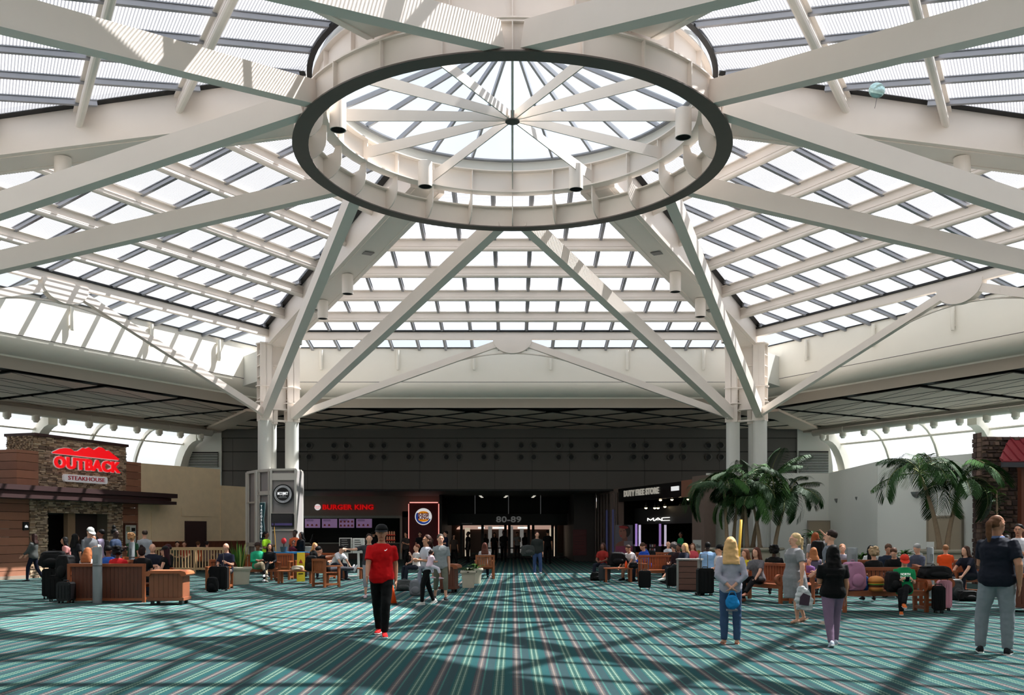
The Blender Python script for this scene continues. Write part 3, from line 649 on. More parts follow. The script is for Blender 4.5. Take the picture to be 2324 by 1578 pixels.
# lit display cases and posters inside
for px_, h_, c_ in ((1444,1.0,(150,120,190)),(1452,.95,(200,190,220)),(1498,1.0,(140,110,170)),(1510,.95,(190,180,200))):
    t = thing('display_case', {1444:'purple lit display stand, left of the left pair in the shop',1452:'white lit display stand, right of the left pair in the shop',1498:'purple lit display stand, left of the right pair in the shop',1510:'white lit display stand, right of the right pair in the shop'}[px_], 'display', group='lit display stands in the duty free shop'); t.location = XD(px_, 46)
    mb = MB(); mb.lohi((-.05,-.05,1.0),(.05,.05,1.0+h_*1.1)); mb.build('light_column', mat('lit_%d' % px_, c_, .5, vary=.2, emit=.5), t)
    mb = MB(); mb.lohi((-.2,.0,0),(.2,.2,1.0)); mb.build('base', dark, t)
for i in range(7):
    t = thing('product_shelf', ('leftmost','second','third','middle','fifth','sixth','rightmost')[i]+' of the seven low dark packet shelves in the shop', 'shelf', XD(1440+i*20, 46.6), group='product shelves in the duty free shop')
    mb = MB(); mb.lohi((-.18,-.2,0),(.18,.2,1.1)); mb.build('unit', mat('shelf_brown',(40,30,28),.6), t)
    for q in range(6):
        mb = MB(); mb.lohi((-.16+.11*(q % 3),-.23,.75+.2*(q//3)),(-.09+.11*(q % 3),-.2,.87+.2*(q//3))); mb.build('packet', mat('packet_%d' % (q % 4), ((150,140,130),(120,60,60),(160,150,170),(90,90,110))[q % 4], .5, emit=.12), t)
poster = thing('beauty_poster', 'large poster of a woman in a red headband beside the entrance', 'poster', kind='thing'); DQ = 46.0; yq = DQ+CY
mb = MB(); mb.lohi((X(1396,DQ),yq,.35),(X(1436,DQ),yq+.06,Z(1192,DQ))); mb.build('board', mat('poster_grey',(78,76,84),.5,emit=.05), poster)
def pel(nm, px_, py_, rx, rz, c_, dy, rot=0, a0=0, a1=360):
    pts = []
    for t in range(a0, a1, 15):
        a, b_ = rx*math.cos(R(t)), rz*math.sin(R(t)); ca, sa = math.cos(R(rot)), math.sin(R(rot)); pts.append((X(px_+a*ca-b_*sa,DQ), Z(py_-(a*sa+b_*ca),DQ)))
    prism(nm, pts, yq-dy, mat('poster_'+nm, c_, .6, vary=.15, scale=5, emit=.05), poster, .008)
pel('hair',1418,1206,13,15,(24,16,15),.02); pel('face',1413,1210,8.5,13,(120,78,66),.03,12); pel('neck',1418,1224,6,8,(98,62,54),.025); pel('shoulder',1415,1243,19,15,(104,66,56),.028,0,0,181); pel('headband',1415,1197,11,3.2,(120,24,26),.035,-6); pel('lips',1409,1217,2.6,1.1,(140,40,44),.04)
pel('eye',1409,1206,2,.8,(30,20,20),.04); pel('eye',1416,1205,1.8,.8,(30,20,20),.04)
mb = MB(); mb.lohi((X(1397,DQ),yq-.05,.4),(X(1435,DQ),yq-.01,1.0)); mb.build('pink_panel', mat('poster_pink',(120,50,76),.6,vary=.2,emit=.05), poster)
mb = MB(); mb.lohi((X(1416,DQ),yq-.06,1.02),(X(1435,DQ),yq-.01,1.25)); mb.build('text_plate', mat('plate_grey',(110,104,110),.6,emit=.05), poster)
# vertical fins between passage and shop
fn = thing('fin_screen', 'row of dark vertical metal fins beside the shop poster', 'screen wall', kind='structure')
P0 = Vector((X(1345,54.5), 54.5+CY, 0)); P1 = Vector((5.5, 49.5+CY, 0))
for i in range(9):
    p = P0.lerp(P1, i/8); mb = MB(); mb.box((p.x,p.y,1.9),(.07,.35,3.8),0); mb.build('fin', mat('fin_bronze',(96,84,78),.4,.3), fn)
    if i in (5,7): 
        mb = MB(); mb.box((p.x-.02,p.y-.2,1.75),(.1,.03,2.3)); mb.build('blue_strip', mat('strip_blue',(70,76,120),.5,emit=.12), fn)
wall('backing_wall', P0+Vector((.3,.2,0)), P1+Vector((.3,.2,0)), 0, 3.94, brownw, .1, fn)
mb = MB(); mb.lohi((5.6,YF-.2,0),(5.9,YF+9,3.94)); mb.build('wall_recess_right', brownw, kind='structure')
# ---------------------------------------------------------------- pale walls on the right
paleR = mat('pale_green_grey_wall', (222,225,218), .7, vary=.03, scale=.8)
pr = thing('wall_right', 'pale grey partition wall in angled facets behind the palms', None, kind='structure')
pts = [(X(1603,40.6),40.6),(X(1884,40.6),40.6),(X(1995,34.0),34.0),(X(2042,33.2),33.2),(X(2236,30.2),30.2)]
for (a, b_) in zip(pts, pts[1:]): wall('wall_facet', (a[0],a[1]+CY), (b_[0],b_[1]+CY), 0, 4.25, paleR, .15, pr)
for px_ in (1598,1750):
    mb = MB(); mb.lohi((X(px_,40.3),40.3+CY,0),(X(px_+6,40.3),40.5+CY,3.9 if px_ < 1700 else 4.28)); mb.build('corner_post', white, pr)
mb = MB(); mb.lohi((X(1605,40.3),40.35+CY,0),(X(1700,40.3),40.5+CY,3.7)); mb.build('low_panel', mat('olive_grey',(186,188,178),.7), pr)
doorm = mat('beige_door', (160,146,124), .6, vary=.04)
def door_at(num, px0, px1, py_top, d, rz, word, m_=doorm):
    t = thing('door_%d' % num, word, None, kind='structure'); c = XD((px0+px1)/2, d-.16); w_ = (px1-px0)*d/FP/math.cos(abs(rz)) ; h_ = Z(py_top, d)
    t.location = c; t.rotation_euler = (0,0,rz)
    mb = MB(); mb.lohi((-w_/2,-.04,0.02),(w_/2,.02,h_)); mb.build('leaf', m_, t)
    mb = MB(); mb.lohi((-w_/2-.06,-.06,0),(-w_/2,.06,h_+.06)); mb.lohi((w_/2,-.06,0),(w_/2+.06,.06,h_+.06)); mb.lohi((-w_/2,-.06,h_),(w_/2,.06,h_+.06)); mb.build('frame', mat('beige_frame',(150,140,122),.6), t)
    mb = MB(); mb.box((w_/2-.1,-.08,1.0),(.04,.05,.14)); mb.build('door_handle', chrome, t)
    return t
door_at(1, 1836, 1883, 1185, 40.5, 0, 'beige restroom door in the pale wall behind the backpack')
wr = math.atan2(30.2-33.2, X(2236,30.2)-X(2042,33.2))
door_at(2, 2125, 2163, 1175, 31.55, wr, 'beige restroom door behind the right hand palm trunks')
def plaque(px, py, d, rz, word):
    t = thing('restroom_sign', word, 'sign', P(px,py,d-.14), rz)
    mb = MB(); mb.box((0,0,0),(.26,.02,.5)); mb.build('plate', mat('plaque_white',(200,202,198),.5), t)
    mb = MB(); mb.ell((0,-.02,.15),(.03,.01,.035),8,6); mb.lohi((-.035,-.03,.0),(.035,-.01,.11)); mb.lohi((-.03,-.03,-.06),(-.005,-.01,.01)); mb.lohi((.005,-.03,-.06),(.03,-.01,.01)); mb.build('figure', black, t)
    mb = MB(); mb.lohi((-.09,-.025,-.14),(.09,-.01,-.125)); mb.lohi((-.09,-.025,-.18),(.09,-.01,-.165)); mb.build('text_line', black, t)
plaque(1822,1226,40.5,0,'small white restroom sign left of the beige door'); plaque(2170,1226,31.15,wr,'small white restroom sign right of the palm trunks')
for i, (px_, py_, d_) in enumerate(((1902,1135,39.3),(1950,1131,36.5),(2078,1120,32.4))):
    t = thing('wall_sconce', 'small shell shaped wall light, '+('leftmost on the angled pale wall','right one on the angled pale wall','behind the palm fronds')[i], 'wall lamp', P(px_,py_,d_))
    mb = MB()
    for q in range(1): mb.lathe([(.02,-.16),(.1,-.1),(.15,.0),(.16,.05)], n=16); mb.lohi((-.03,-.02,-.05),(.2,.02,.0))
    mb.build('shade', mat('sconce_grey',(150,150,150),.3,.5), t, True)
    mb = MB(); mb.ell((.14,.06,0),(.09,.09,.09),10,7); mb.build('mount', chrome, t)
# white return boxes beside the column heads
for az, s in ((-30,-1),(30,1)):
    t = thing('bulkhead_box', 'white plaster box between %s column head and drum wall' % ('left' if s < 0 else 'right'), None, kind='structure')
    c = P(572 if s < 0 else 1747, 830, 38.9)
    mb = MB(); q0, q1 = Z(866,38.9), Z(797,38.9)
    a = P(549,0,40.2) if s < 0 else P(1770,0,40.2); b_ = P(592,0,38.6) if s < 0 else P(1727,0,38.6)
    mb.ext([(a.x,a.y,q0),(b_.x,b_.y,q0-.0),(b_.x+s*.0,b_.y+1.6,q0),(a.x,a.y+1.0,q0)], (0,0,q1-q0)); mb.build('box', white, t)
# ---------------------------------------------------------------- steakhouse
sh = thing('steakhouse', 'stone and timber steakhouse front with red name sign', 'restaurant', (-17.8, 11.0, 0), R(72))
def tt(px): k_ = (px-1163)/FP; return (k_*33+17.8)/(.309-.951*k_)
stone_c = [(196,168,140),(170,140,112),(214,190,160),(140,116,96),(182,158,136),(120,98,82)]
stone_m = [mat('ledge_stone_%d' % i, c, .85, vary=.25, scale=12, bump=.4) for i, c in enumerate(stone_c)]
mortar = mat('mortar', (104,88,76), .9)
wood = [mat('cladding_%d' % i, c, .6, vary=.12, scale=4) for i, c in enumerate(((158,106,82),(166,112,86),(148,98,76)))]
darkwood = mat('canopy_wood', (66,36,34), .55, vary=.12, scale=5); darkwood2 = mat('canopy_wood_low', (52,30,30), .55, vary=.12, scale=5)
x0, x1 = tt(75), tt(285)
mb = MB(); mb.lohi((x0,0,2.9),(x1,1.2,5.2)); mb.lohi((tt(66),0,0),(tt(107),.9,2.9)); mb.lohi((tt(243),0,0),(tt(277),.9,2.9)); mb.lohi((tt(107),0,2.4),(tt(243),.9,2.9)); mb.build('core', mortar, sh)
def stones(xa, xb, za, zb, yf, limit, side=None):
    r_ = random.Random(3); z = za; lst = []
    while z < zb-.03:
        h_ = r_.choice((.045,.06,.07,.085)); h_ = min(h_, zb-z); x = xa-r_.random()*.1
        while x < xb:
            w_ = r_.uniform(.12,.42); a, b_ = max(x,xa), min(x+w_,xb)
            if b_-a > .04:
                if h_ > .06 and r_.random() < .45: zm = z+h_*r_.uniform(.4,.6); lst += [(a,b_,z,zm,r_.uniform(.02,.07),r_.randrange(6)),(a,b_,zm,z+h_,r_.uniform(.02,.07),r_.randrange(6))]
                else: lst.append((a,b_,z,z+h_,r_.uniform(.02,.07),r_.randrange(6)))
            x += w_
        z += h_
    return lst
lst = stones(x0, x1, 3.0, 5.2, 0, 0)
cut = lst[-300:]; rest = lst[:-300]
for a, b_, za, zb, dp, ci in cut:
    mb = MB(); mb.lohi((a+.006,-dp,za+.005),(b_-.006,.0,zb-.005)); mb.build('stone', stone_m[ci], sh)
def stuffstones(l_, name, par):
    mb = MB(); 
    for a, b_, za, zb, dp, ci in l_: mb.lohi((a+.006,-dp,za+.005),(b_-.006,.0,zb-.005))
    me = mb.mesh(name); 
    for m_ in stone_m: me.materials.append(m_)
    for i, p in enumerate(me.polygons): p.material_index = (i//6*7) % 6
    return link(name, me, par, kind='stuff')
low = rest
for (a, b_, za, zb) in ((tt(66),tt(107),0,2.9),(tt(243),tt(277),0,2.9),(tt(107),tt(243),2.4,2.9)): low = low+stones(a, b_, za, zb, 0, 0)
stuffstones(low, 'stone_veneer', sh)
mb = MB(); mb.lohi((x0-.05,-.12,5.2),(x1+.05,1.3,5.3)); mb.build('coping', darkwood, sh)
o = stuffstones([(a*.25,b_*.25,za,zb,dp,ci) for a,b_,za,zb,dp,ci in stones(0,4.8,3.0,5.2,0,0)], 'stone_veneer', sh); o.rotation_euler = (0,0,-R(90)); o.location = (x0-.0,1.2,0)
def clad(xa, xb, ya, yb, z0, z1, step=.3):
    z = z0; i = 0
    while z < z1-.02:
        zz = min(z+step, z1); mb = MB(); mb.lohi((xa,ya,z+.008),(xb,yb,zz-.008)); mb.build('plank', wood[i % 3], sh); z = zz; i += 1
clad(tt(25), tt(75), -.25, 1, 3.3, 4.62); clad(tt(285), tt(320), -.0, 1, 3.3, 4.62); clad(tt(0)-1, tt(66), -.0, .8, 0, 2.9); clad(tt(277), tt(313), 0, .8, 0, 2.9)
clad(-7, tt(0)-1.02, -.0, .8, 0, 3.0); clad(-7,tt(25)-1.2,-.0,.8,3.3,4.2)
for i, (z0, z1, o_) in enumerate(((2.86,2.99,1.0),(3.0,3.13,.92),(3.14,3.32,1.05))):
    mb = MB(); mb.lohi((-7,-o_,z0),(tt(357)-.25*(i==1),.6,z1)); mb.build('canopy_plank', (darkwood2,darkwood,darkwood2)[i], sh)
mb = MB(); mb.lohi((tt(107),1.6,0),(tt(243),1.8,2.9)); mb.lohi((tt(107),.6,2.35),(tt(243),1.8,2.45)); mb.build('doorway_back', dark, sh)
mb = MB(); mb.lohi((tt(168),.3,0),(tt(185),.5,2.4)); mb.build('door_post', mat('tan_post',(150,118,90),.6), sh)
mb = MB(); mb.lohi((tt(190),.5,0),(tt(243),.6,2.4)); mb.build('door_panel', mat('dark_brown_panel',(48,32,28),.6), sh)
mb = MB(); mb.lohi((-7,-.06,0),(tt(66),-.02,.12)); mb.lohi((tt(277),-.06,0),(tt(320),-.02,.12)); mb.build('skirting', mat('stone_kerb',(150,132,116),.8), sh)
red = mat('sign_bright_red', (236,14,24), .35, vary=.05, emit=.5); whited = mat('sign_edge', (225,225,225), .4, vary=0, emit=.15)
sg = thing('steakhouse_sign', 'bright red mountain outline and name letters on the stone wall', 'sign', (-17.8, 11.0, 0), R(72))
ta, tb = tt(113), tt(263); w_ = tb-ta
def mount(dz_, y0, m_, nm, grow=0):
    prof_ = [(0,.0),(.1,.11),(.17,.14),(.25,.13),(.3,.06),(.36,.07),(.43,.18),(.47,.16),(.52,.21),(.6,.13),(.68,.24),(.74,.22),(.79,.13),(.83,.15),(.9,.04),(.97,-.06),(1.0,-.1)]
    prism(nm, [(ta+w_*x, 4.66+z*1.25+.13*x+grow) for x, z in prof_]+[(tb,4.62-grow*2),(ta,4.62-grow)], y0, m_, sg, .05)
mount(0, -.16, red, 'mountain_outline'); mount(0, -.12, whited, 'mountain_backing', .018)
text('name_letters', 'OUTBACK', red, ((ta+tb)/2,-.19,4.28), 0, .58, sg, .03, width=w_, bold=.022)
text('letter_backing', 'OUTBACK', whited, ((ta+tb)/2,-.13,4.28), 0, .58, sg, .02, width=w_+.06, bold=.04)
pa, pb = tt(138), tt(237); pz0, pz1 = 3.6, 3.88
prism('plate', [(pa+.06,pz0),(pb-.06,pz0),(pb,pz0+.06),(pb,pz1-.06),(pb-.06,pz1),(pa+.06,pz1),(pa,pz1-.06),(pa,pz0+.06)], -.16, mat('plate_white',(214,212,214),.4,vary=0,emit=.15), sg, .1)
text('plate_letters', 'STEAKHOUSE', mat('plate_red',(200,36,60),.5,vary=0), ((pa+pb)/2,-.18,3.74), 0, .22, sg, .01, width=(pb-pa)*.84)
mf = thing('menu_board', 'wooden framed menu board on the dark panel beside the steakhouse door', 'menu board', (-17.8,11,0), R(72))
mb = MB(); mb.lohi((tt(279),-.08,1.1),(tt(307),-.02,2.05)); mb.build('frame', mat('menu_wood',(84,46,30),.5), mf)
mb = MB(); mb.lohi((tt(281),-.1,1.2),(tt(304),-.08,1.97)); mb.build('sheet', mat('menu_sheet',(200,204,196),.5,vary=.25,scale=5), mf)
prism('picture', [(tt(282),1.7),(tt(290),1.7),(tt(290),1.92),(tt(282),1.92)], -.11, mat('menu_olive',(150,144,110),.5,vary=.3), mf, .01); prism('picture', [(tt(294),1.72),(tt(302),1.72),(tt(302),1.86),(tt(294),1.86)], -.11, dark, mf, .01)
ws = thing('restroom_sign', 'small black square sign on timber beside the steakhouse stone', 'sign', (-17.8,11,0), R(72)); mb = MB(); mb.lohi((tt(51),-.05,1.75),(tt(63),-.0,2.05)); mb.build('plate', dark, ws); prism('symbol', [(tt(54),1.84),(tt(61),1.84),(tt(60),1.9),(tt(57),1.94),(tt(54),1.9)], -.06, glowwhite, ws, .01)
# beige plaster wall beside it
beige = mat('beige_plaster', (240,216,178), .8, vary=.12, scale=3, bump=.5); wains = mat('wainscot', (120,64,42), .5, vary=.15, scale=5)
bw = thing('wall_left', 'sand coloured plaster wall with dark timber dado', None, (-15.68,17.52,0), R(60), kind='structure')
mb = MB(); mb.lohi((-.2,0,0),(4.29,.2,4.6)); mb.lohi((4.29,-.05,0),(7.6,.15,3.85)); mb.build('plaster', beige, bw)
for (a, b_, z0, z1) in ((.45,1.75,1.28,2.75),(2.05,3.6,2.4,2.75)):
    mb = MB(); mb.lohi((a,-.03,z0),(b_,0,z1)); mb.build('raised_panel', beige, bw)
for i in range(38):
    x = -.1+i*.2
    if 2.1 < x < 3.45: continue
    mb = MB(); mb.lohi((x,-.09,.12),(x+.185,-.0,1.22)); mb.build('dado_board', wains, bw)
mb = MB(); mb.lohi((-.2,-.12,1.22),(2.2,0,1.28)); mb.lohi((3.45,-.12,1.22),(7.6,0,1.28)); mb.lohi((-.2,-.12,0),(2.2,0,.12)); mb.lohi((3.45,-.12,0),(7.6,0,.12)); mb.build('dado_rail', wains, bw)
dr_ = thing('door_3', 'plain dark brown door in the sand coloured wall', None, (-15.68,17.52,0), R(60), kind='structure'); mb = MB(); mb.lohi((2.23,-.06,0.02),(3.43,0.02,2.18)); mb.build('leaf', mat('dark_door',(62,38,36),.6), dr_); mb = MB(); mb.box((3.3,-.08,1.0),(.05,.05,.12)); mb.build('door_handle', chrome, dr_)
# grey wall between beige wall and the burger shop
mb = MB(); mb.lohi((-16.8,YF-.1,0),(-15.0,YF+.3,3.95)); mb.build('wall_far_left', farw, kind='structure')
# ---------------------------------------------------------------- stone grill house at the right edge
rh = thing('stone_house', 'rough stone building with dark red metal roof at the right edge', 'building', XD(2229,29.7), R(4))
sm2 = [mat('rubble_%d' % i, c, .9, vary=.3, scale=10, bump=.5) for i, c in enumerate(((104,82,72),(86,68,62),(122,98,84),(74,58,54)))]
mb = MB(); mb.lohi((0,.02,0),(1.6,.5,4.72)); mb.build('core', mortar, rh)
r_ = random.Random(5); z = 0; n_ = 0
while z < 4.7:
    h_ = r_.uniform(.09,.2); x = -.05
    while x < 1.6:
        w_ = r_.uniform(.14,.36); mb = MB(); a, b_ = max(x,0), min(x+w_,1.6)
        if b_-a > .05:
            g_ = r_.uniform(.02,.1); mb.add([(a+.01,.02,z+.01),(b_-.01,.02,z+.01),(b_-.01,.02,z+h_-.01),(a+.01,.02,z+h_-.01),(a+.04,-g_,z+.03),(b_-.03,-g_,z+.03),(b_-.04,-g_,z+h_-.03),(a+.03,-g_,z+h_-.04)], [(0,1,2,3),(4,7,6,5),(0,4,5,1),(1,5,6,2),(2,6,7,3),(3,7,4,0)]); mb.build('stone', sm2[n_ % 4], rh); n_ += 1
        x += w_
    z += h_
z = 0; n_ = 0
while z < 4.7:
    h_ = r_.uniform(.12,.22)
    for ya, yb in ((.02,.26),(.26,.5)):
        mb = MB(); g_ = r_.uniform(.02,.06); mb.lohi((-g_,ya+.01,z+.01),(0,yb-.01,z+h_-.01)); mb.build('stone', sm2[n_ % 4], rh); n_ += 3
    z += h_
redroof = mat('red_metal_roof', (140,44,52), .45, .2, vary=.06)
for i in range(16):
    x = .08+i*.28; k0, k1 = min(1, x/.9), min(1, (x+.28)/.9); T = lambda k: (-.9+.9*k, 3.88+.8*k)
    vs = [(x,-.95,3.88),(x+.27,-.95,3.88),(x+.27,T(k1)[0],T(k1)[1]),(x,T(k0)[0],T(k0)[1])]
    mb = MB(); mb.add(vs+[(a_,b_,c_-.05) for a_,b_,c_ in vs], [(0,1,2,3),(7,6,5,4),(0,4,5,1),(1,5,6,2),(2,6,7,3),(3,7,4,0)]); mb.build('roof_sheet', redroof, rh)
    mb = MB(); mb.bar((x,-.97,3.9),(x,T(k0)[0],T(k0)[1]+.03),.03,.04); mb.build('roof_seam', redroof, rh)
mb = MB(); mb.lohi((.1,-.95,3.68),(4.5,-.85,3.86)); mb.build('eave_fascia', mat('slate_fascia',(58,60,66),.6), rh)
mb = MB(); mb.lohi((1.5,.6,0),(4.5,.8,4)); mb.build('dark_wall', dark, rh)
mb = MB(); mb.lohi((.92,-.6,0),(1.15,-.4,3.7)); mb.build('timber_post', mat('timber_post',(110,58,38),.6), rh)
# ---------------------------------------------------------------- sign pylon round the left column
py_ = thing('sign_pylon', 'pale grey octagonal sign pylon clad round the left column', 'pylon')
vs = [(560,39.4),(583,38.3),(615.5,37.6),(671,37.45),(685,38.4),(687,40.2),(668,41.6),(600,42.0),(562,41.2)]
W = [XD(a, d_) for a, d_ in vs]; greyp = mat('pylon_grey', (158,152,150), .6, vary=.04); trimp = mat('pylon_trim', (206,200,190), .5, vary=.02)
HZ = 4.2
mb = MB(); mb.ext([(p.x*.995+W[3].x*0, p.y+.06, .02) for p in W], (0,0,HZ-.06)); mb.build('cladding', greyp, py_)
faces = [(0,1,[.15,1.25,2.6+.35,HZ]),(1,2,[.15,1.05,3.35-.0,HZ]),(2,3,[.15,1.8,2.45,HZ-.15]),(3,4,[.15,3.1,HZ])]
for i, p in enumerate(W):
    mb = MB(); mb.box((p.x,p.y,HZ/2),(.09,.09,HZ)); mb.build('corner_trim', trimp, py_)
for i, j, zs in faces:
    for z in zs:
        mb = MB(); th = .16 if z in (1.25,3.35,3.1) else .07
        if z == HZ-.15: th = .28
        mb.bar(W[i]+Vector((0,0,z-th/2)), W[j]+Vector((0,0,z-th/2)), .05, th); mb.build('rail_trim', trimp, py_)
    if i != 2:
        mb = MB(); mb.bar(W[i].lerp(W[j],.12)+Vector((0,0,HZ/2)), W[i].lerp(W[j],.2)+Vector((0,0,HZ/2)), .05, HZ); mb.bar(W[i].lerp(W[j],.8)+Vector((0,0,HZ/2)), W[i].lerp(W[j],.88)+Vector((0,0,HZ/2)), .05, HZ); mb.build('stile_trim', trimp, py_)
mb = MB(); mb.ext([(p.x, p.y-.03 if i < 5 else p.y, HZ-.04) for i, p in enumerate(W)], (0,0,.08)); mb.build('cap', trimp, py_)
dd = 37.5
c = P(643,1122,dd-.08); rs_ = thing('round_sign', 'round black and white market sign on the pylon', 'sign')
disc('rim', c, .40, dark, rs_, .06); c2 = c-Vector((0,.07,0)); mb = MB(); disc('white_band', c2+Vector((0,-.0,0)), .35, mat('sign_silver',(190,190,192),.5,vary=0,emit=.05), rs_, .01); disc('centre', c2-Vector((0,.012,0)), .265, dark, rs_, .01)
text('sign_letters', 'MCO|MKT', glowwhite, c2-Vector((0,.03,-.02)), 0, .16, rs_, .005, width=.42, bold=.004); text('small_letters', 'ORLANDO\nMARKETPLACE', mat('sign_silver',(190,190,192)), c2-Vector((0,.03,.11)), 0, .052, rs_, .003)
for i, ch in enumerate('SANDWICHES - COFFEE - SNACKS - SALADS - '):
    a = R(90-i*360/39+90); text('ring_letter', ch, dark, c2+Vector((.305*math.sin(-a+R(180)),-.03,.305*math.cos(-a+R(180)))), 0, .06, rs_, .002) if ch != ' ' else None
st = thing('vertical_sign', 'teal hourglass shaped sign reading TACOS LOCOS on the pylon', 'sign'); mp = (W[1]+W[2])/2; ang = math.atan2(W[2].y-W[1].y, W[2].x-W[1].x); st.location = (mp.x,mp.y-.1,0); st.rotation_euler = (0,0,ang)
def hour(w, z0, z1, y, m_, nm):
    zc = 1.65+(1210-1180)*37.9/FP; pts_ = [(-w,z0),(-w*.9,z0-.02),(w*.9,z0-.02),(w,z0),(w*.93,z0+.25),(w*.42,zc),(w*.93,z1-.25),(w,z1),(w*.9,z1+.02),(-w*.9,z1+.02),(-w,z1),(-w*.93,z1-.25),(-w*.42,zc),(-w*.93,z0+.25)]
    prism(nm, pts_, y, m_, st, .03)
hour(.19, 1.36, 2.88, -.04, mat('sign_edge_pale',(180,206,206),.5,vary=0), 'edge'); hour(.16, 1.40, 2.84, -.07, mat('sign_teal',(16,78,86),.5,vary=.05), 'board')
for i, ch in enumerate('TACOSLOCOS'): text('sign_letter', ch, glowwhite, (0,-.09,2.72-i*.136), 0, .14, st, .004, bold=.004)
sc2 = thing('pylon_screen', 'dark flat screen set in the pylon under the round sign', 'screen')
mb = MB(); mb.lohi((P(617,0,dd).x,15.38,Z(1196,dd)),(P(667,0,dd).x,15.46,Z(1166,dd))); mb.build('bezel', dark, sc2)
mb = MB(); mb.lohi((P(619,0,dd).x,15.36,Z(1194,dd)),(P(665,0,dd).x,15.38,Z(1168,dd))); mb.build('display', mat('screen_dark',(16,14,22),.25,vary=.3,emit=.1), sc2)
mb = MB(); mb.lohi((P(619,0,dd).x,15.35,Z(1193,dd)),(P(665,0,dd).x,15.36,Z(1188,dd))); mb.build('purple_band', mat('screen_purple',(70,60,110),.3,vary=.1,emit=.15), sc2)

# ================================================================ furniture, luggage, plants
teak = mat('teak', (146,78,42), .5, vary=.18, scale=7); teakd = mat('teak_dark', (96,50,32), .5, vary=.18, scale=7); teakl = mat('teak_light', (152,86,46), .5, vary=.15, scale=7)
blk = mat('black_nylon', (9,9,10), .7, vary=.1, spec=.25); blk2 = mat('black_shell', (15,15,17), .35, vary=0)
GL = {}
def bench(x, y, rz, L, label, scroll=False, m=None, h=.92, group='timber benches in the hall', back_closed=False):
    m = m or teak
    t = thing('bench', label, 'bench', (x,y,0), rz, group)     # seat faces -Y, backrest at +Y
    for sx in (-1,1):
        mb = MB(); mb.lohi((sx*L/2-.035,.22,0),(sx*L/2+.035,.29,h)); mb.build('leg', m, t)
        mb = MB(); mb.lohi((sx*L/2-.035,-.29,0),(sx*L/2+.035,-.22,.62)); mb.build('leg', m, t)
        mb = MB(); mb.lohi((sx*L/2-.045,-.33,.62),(sx*L/2+.045,.25,.66)); mb.build('armrest', m, t)
        mb = MB(); mb.lohi((sx*L/2-.03,-.25,.06),(sx*L/2+.03,.25,.12)); mb.build('side_rail', m, t)
        if scroll:
            mb = MB(); mb.lathe([(.06,-.04),(.12,-.04),(.12,.04),(.06,.04)], n=18, closed=True); me = mb.mesh('scroll', m); me.transform(Matrix.Translation((sx*L/2,-.3,.56)) @ Matrix.Rotation(R(90),4,'Y')); link('scroll', me, t)
    for i in range(5):
        mb = MB(); mb.lohi((-L/2,-.28+i*.1,.42),(L/2,-.2+i*.1,.445)); mb.build('seat_slat', m, t)
    mb = MB(); mb.lohi((-L/2,-.27,.34),(L/2,-.24,.42)); mb.build('apron', m, t)
    mb = MB(); mb.lohi((-L/2-.03,.2,h-.07),(L/2+.03,.3,h)); mb.build('top_rail', m, t)
    z0 = .1 if back_closed else .48
    mb = MB(); mb.lohi((-L/2,.22,z0-.06),(L/2,.28,z0)); mb.build('bottom_rail', m, t)
    n = max(3, int(L/.095)); md = teakd if back_closed else m
    for i in range(n):
        xx = -L/2+.05+(L-.1)*(i+.5)/n; mb = MB(); hw_ = .041 if back_closed else .034; mb.lohi((xx-hw_,.235,z0),(xx+hw_,.26,h-.07)); mb.build('back_slat', md, t)
    return t
def armchair(x, y, rz, label): return bench(x, y, rz, .62, label, group='timber armchairs in the hall', m=teakl, h=.86)
def table(x, y, rz, L, W_, h, label, m=None):
    t = thing('low_table', label, 'table', (x,y,0), rz, 'low timber tables'); m = m or teakl
    for i in range(3):
        mb = MB(); mb.lohi((-L/2,-W_/2+i*W_/3+.004,h-.04),(L/2,-W_/2+(i+1)*W_/3-.004,h)); mb.build('top_plank', m, t)
    for sx in (-1,1):
        for sy in (-1,1): mb = MB(); mb.box((sx*(L/2-.06),sy*(W_/2-.06),(h-.04)/2),(.07,.07,h-.04)); mb.build('leg', m, t)
    return t
def planter_box(x, y, rz, label, w=.9, m=None, lid=True):
    t = thing('timber_bin', label, 'bin', (x,y,0), rz, 'timber bins with rounded lids'); m = m or teak; W_ = w/2-.07; Dp = .26
    z0 = .1
    for i in range(7):
        a = -W_+2*W_*i/7; mb = MB(); mb.lohi((a+.003,-Dp,z0),(a+2*W_/7-.003,-Dp+.03,.72)); mb.build('plank', m, t)
    mb = MB(); mb.lohi((-W_,-Dp+.03,z0),(W_,Dp,.72)); mb.build('body', m, t)
    mb = MB(); mb.lohi((-W_-.03,-Dp-.03,.1),(W_+.03,Dp+.03,.17)); mb.build('base_moulding', m, t)
    prof = [(-w/2-.03,.70),(-w/2,.66),(-w/2+.09,.66),(-w/2+.12,.72),(w/2-.12,.72),(w/2-.09,.66),(w/2,.66),(w/2+.03,.70),(w/2,.76),(w/2-.1,.79),(-w/2+.1,.79),(-w/2,.76)]
    mb = MB(); mb.ext([(a, -Dp-.06, z) for a, z in prof], (0,2*Dp+.12,0)); mb.build('lid', teak, t)
    for sx in (-1,1):
        for sy in (-1,1): mb = MB(); mb.box((sx*(W_-.06),sy*(Dp-.06),.05),(.07,.07,.1)); mb.build('foot', blk2, t)
    return t
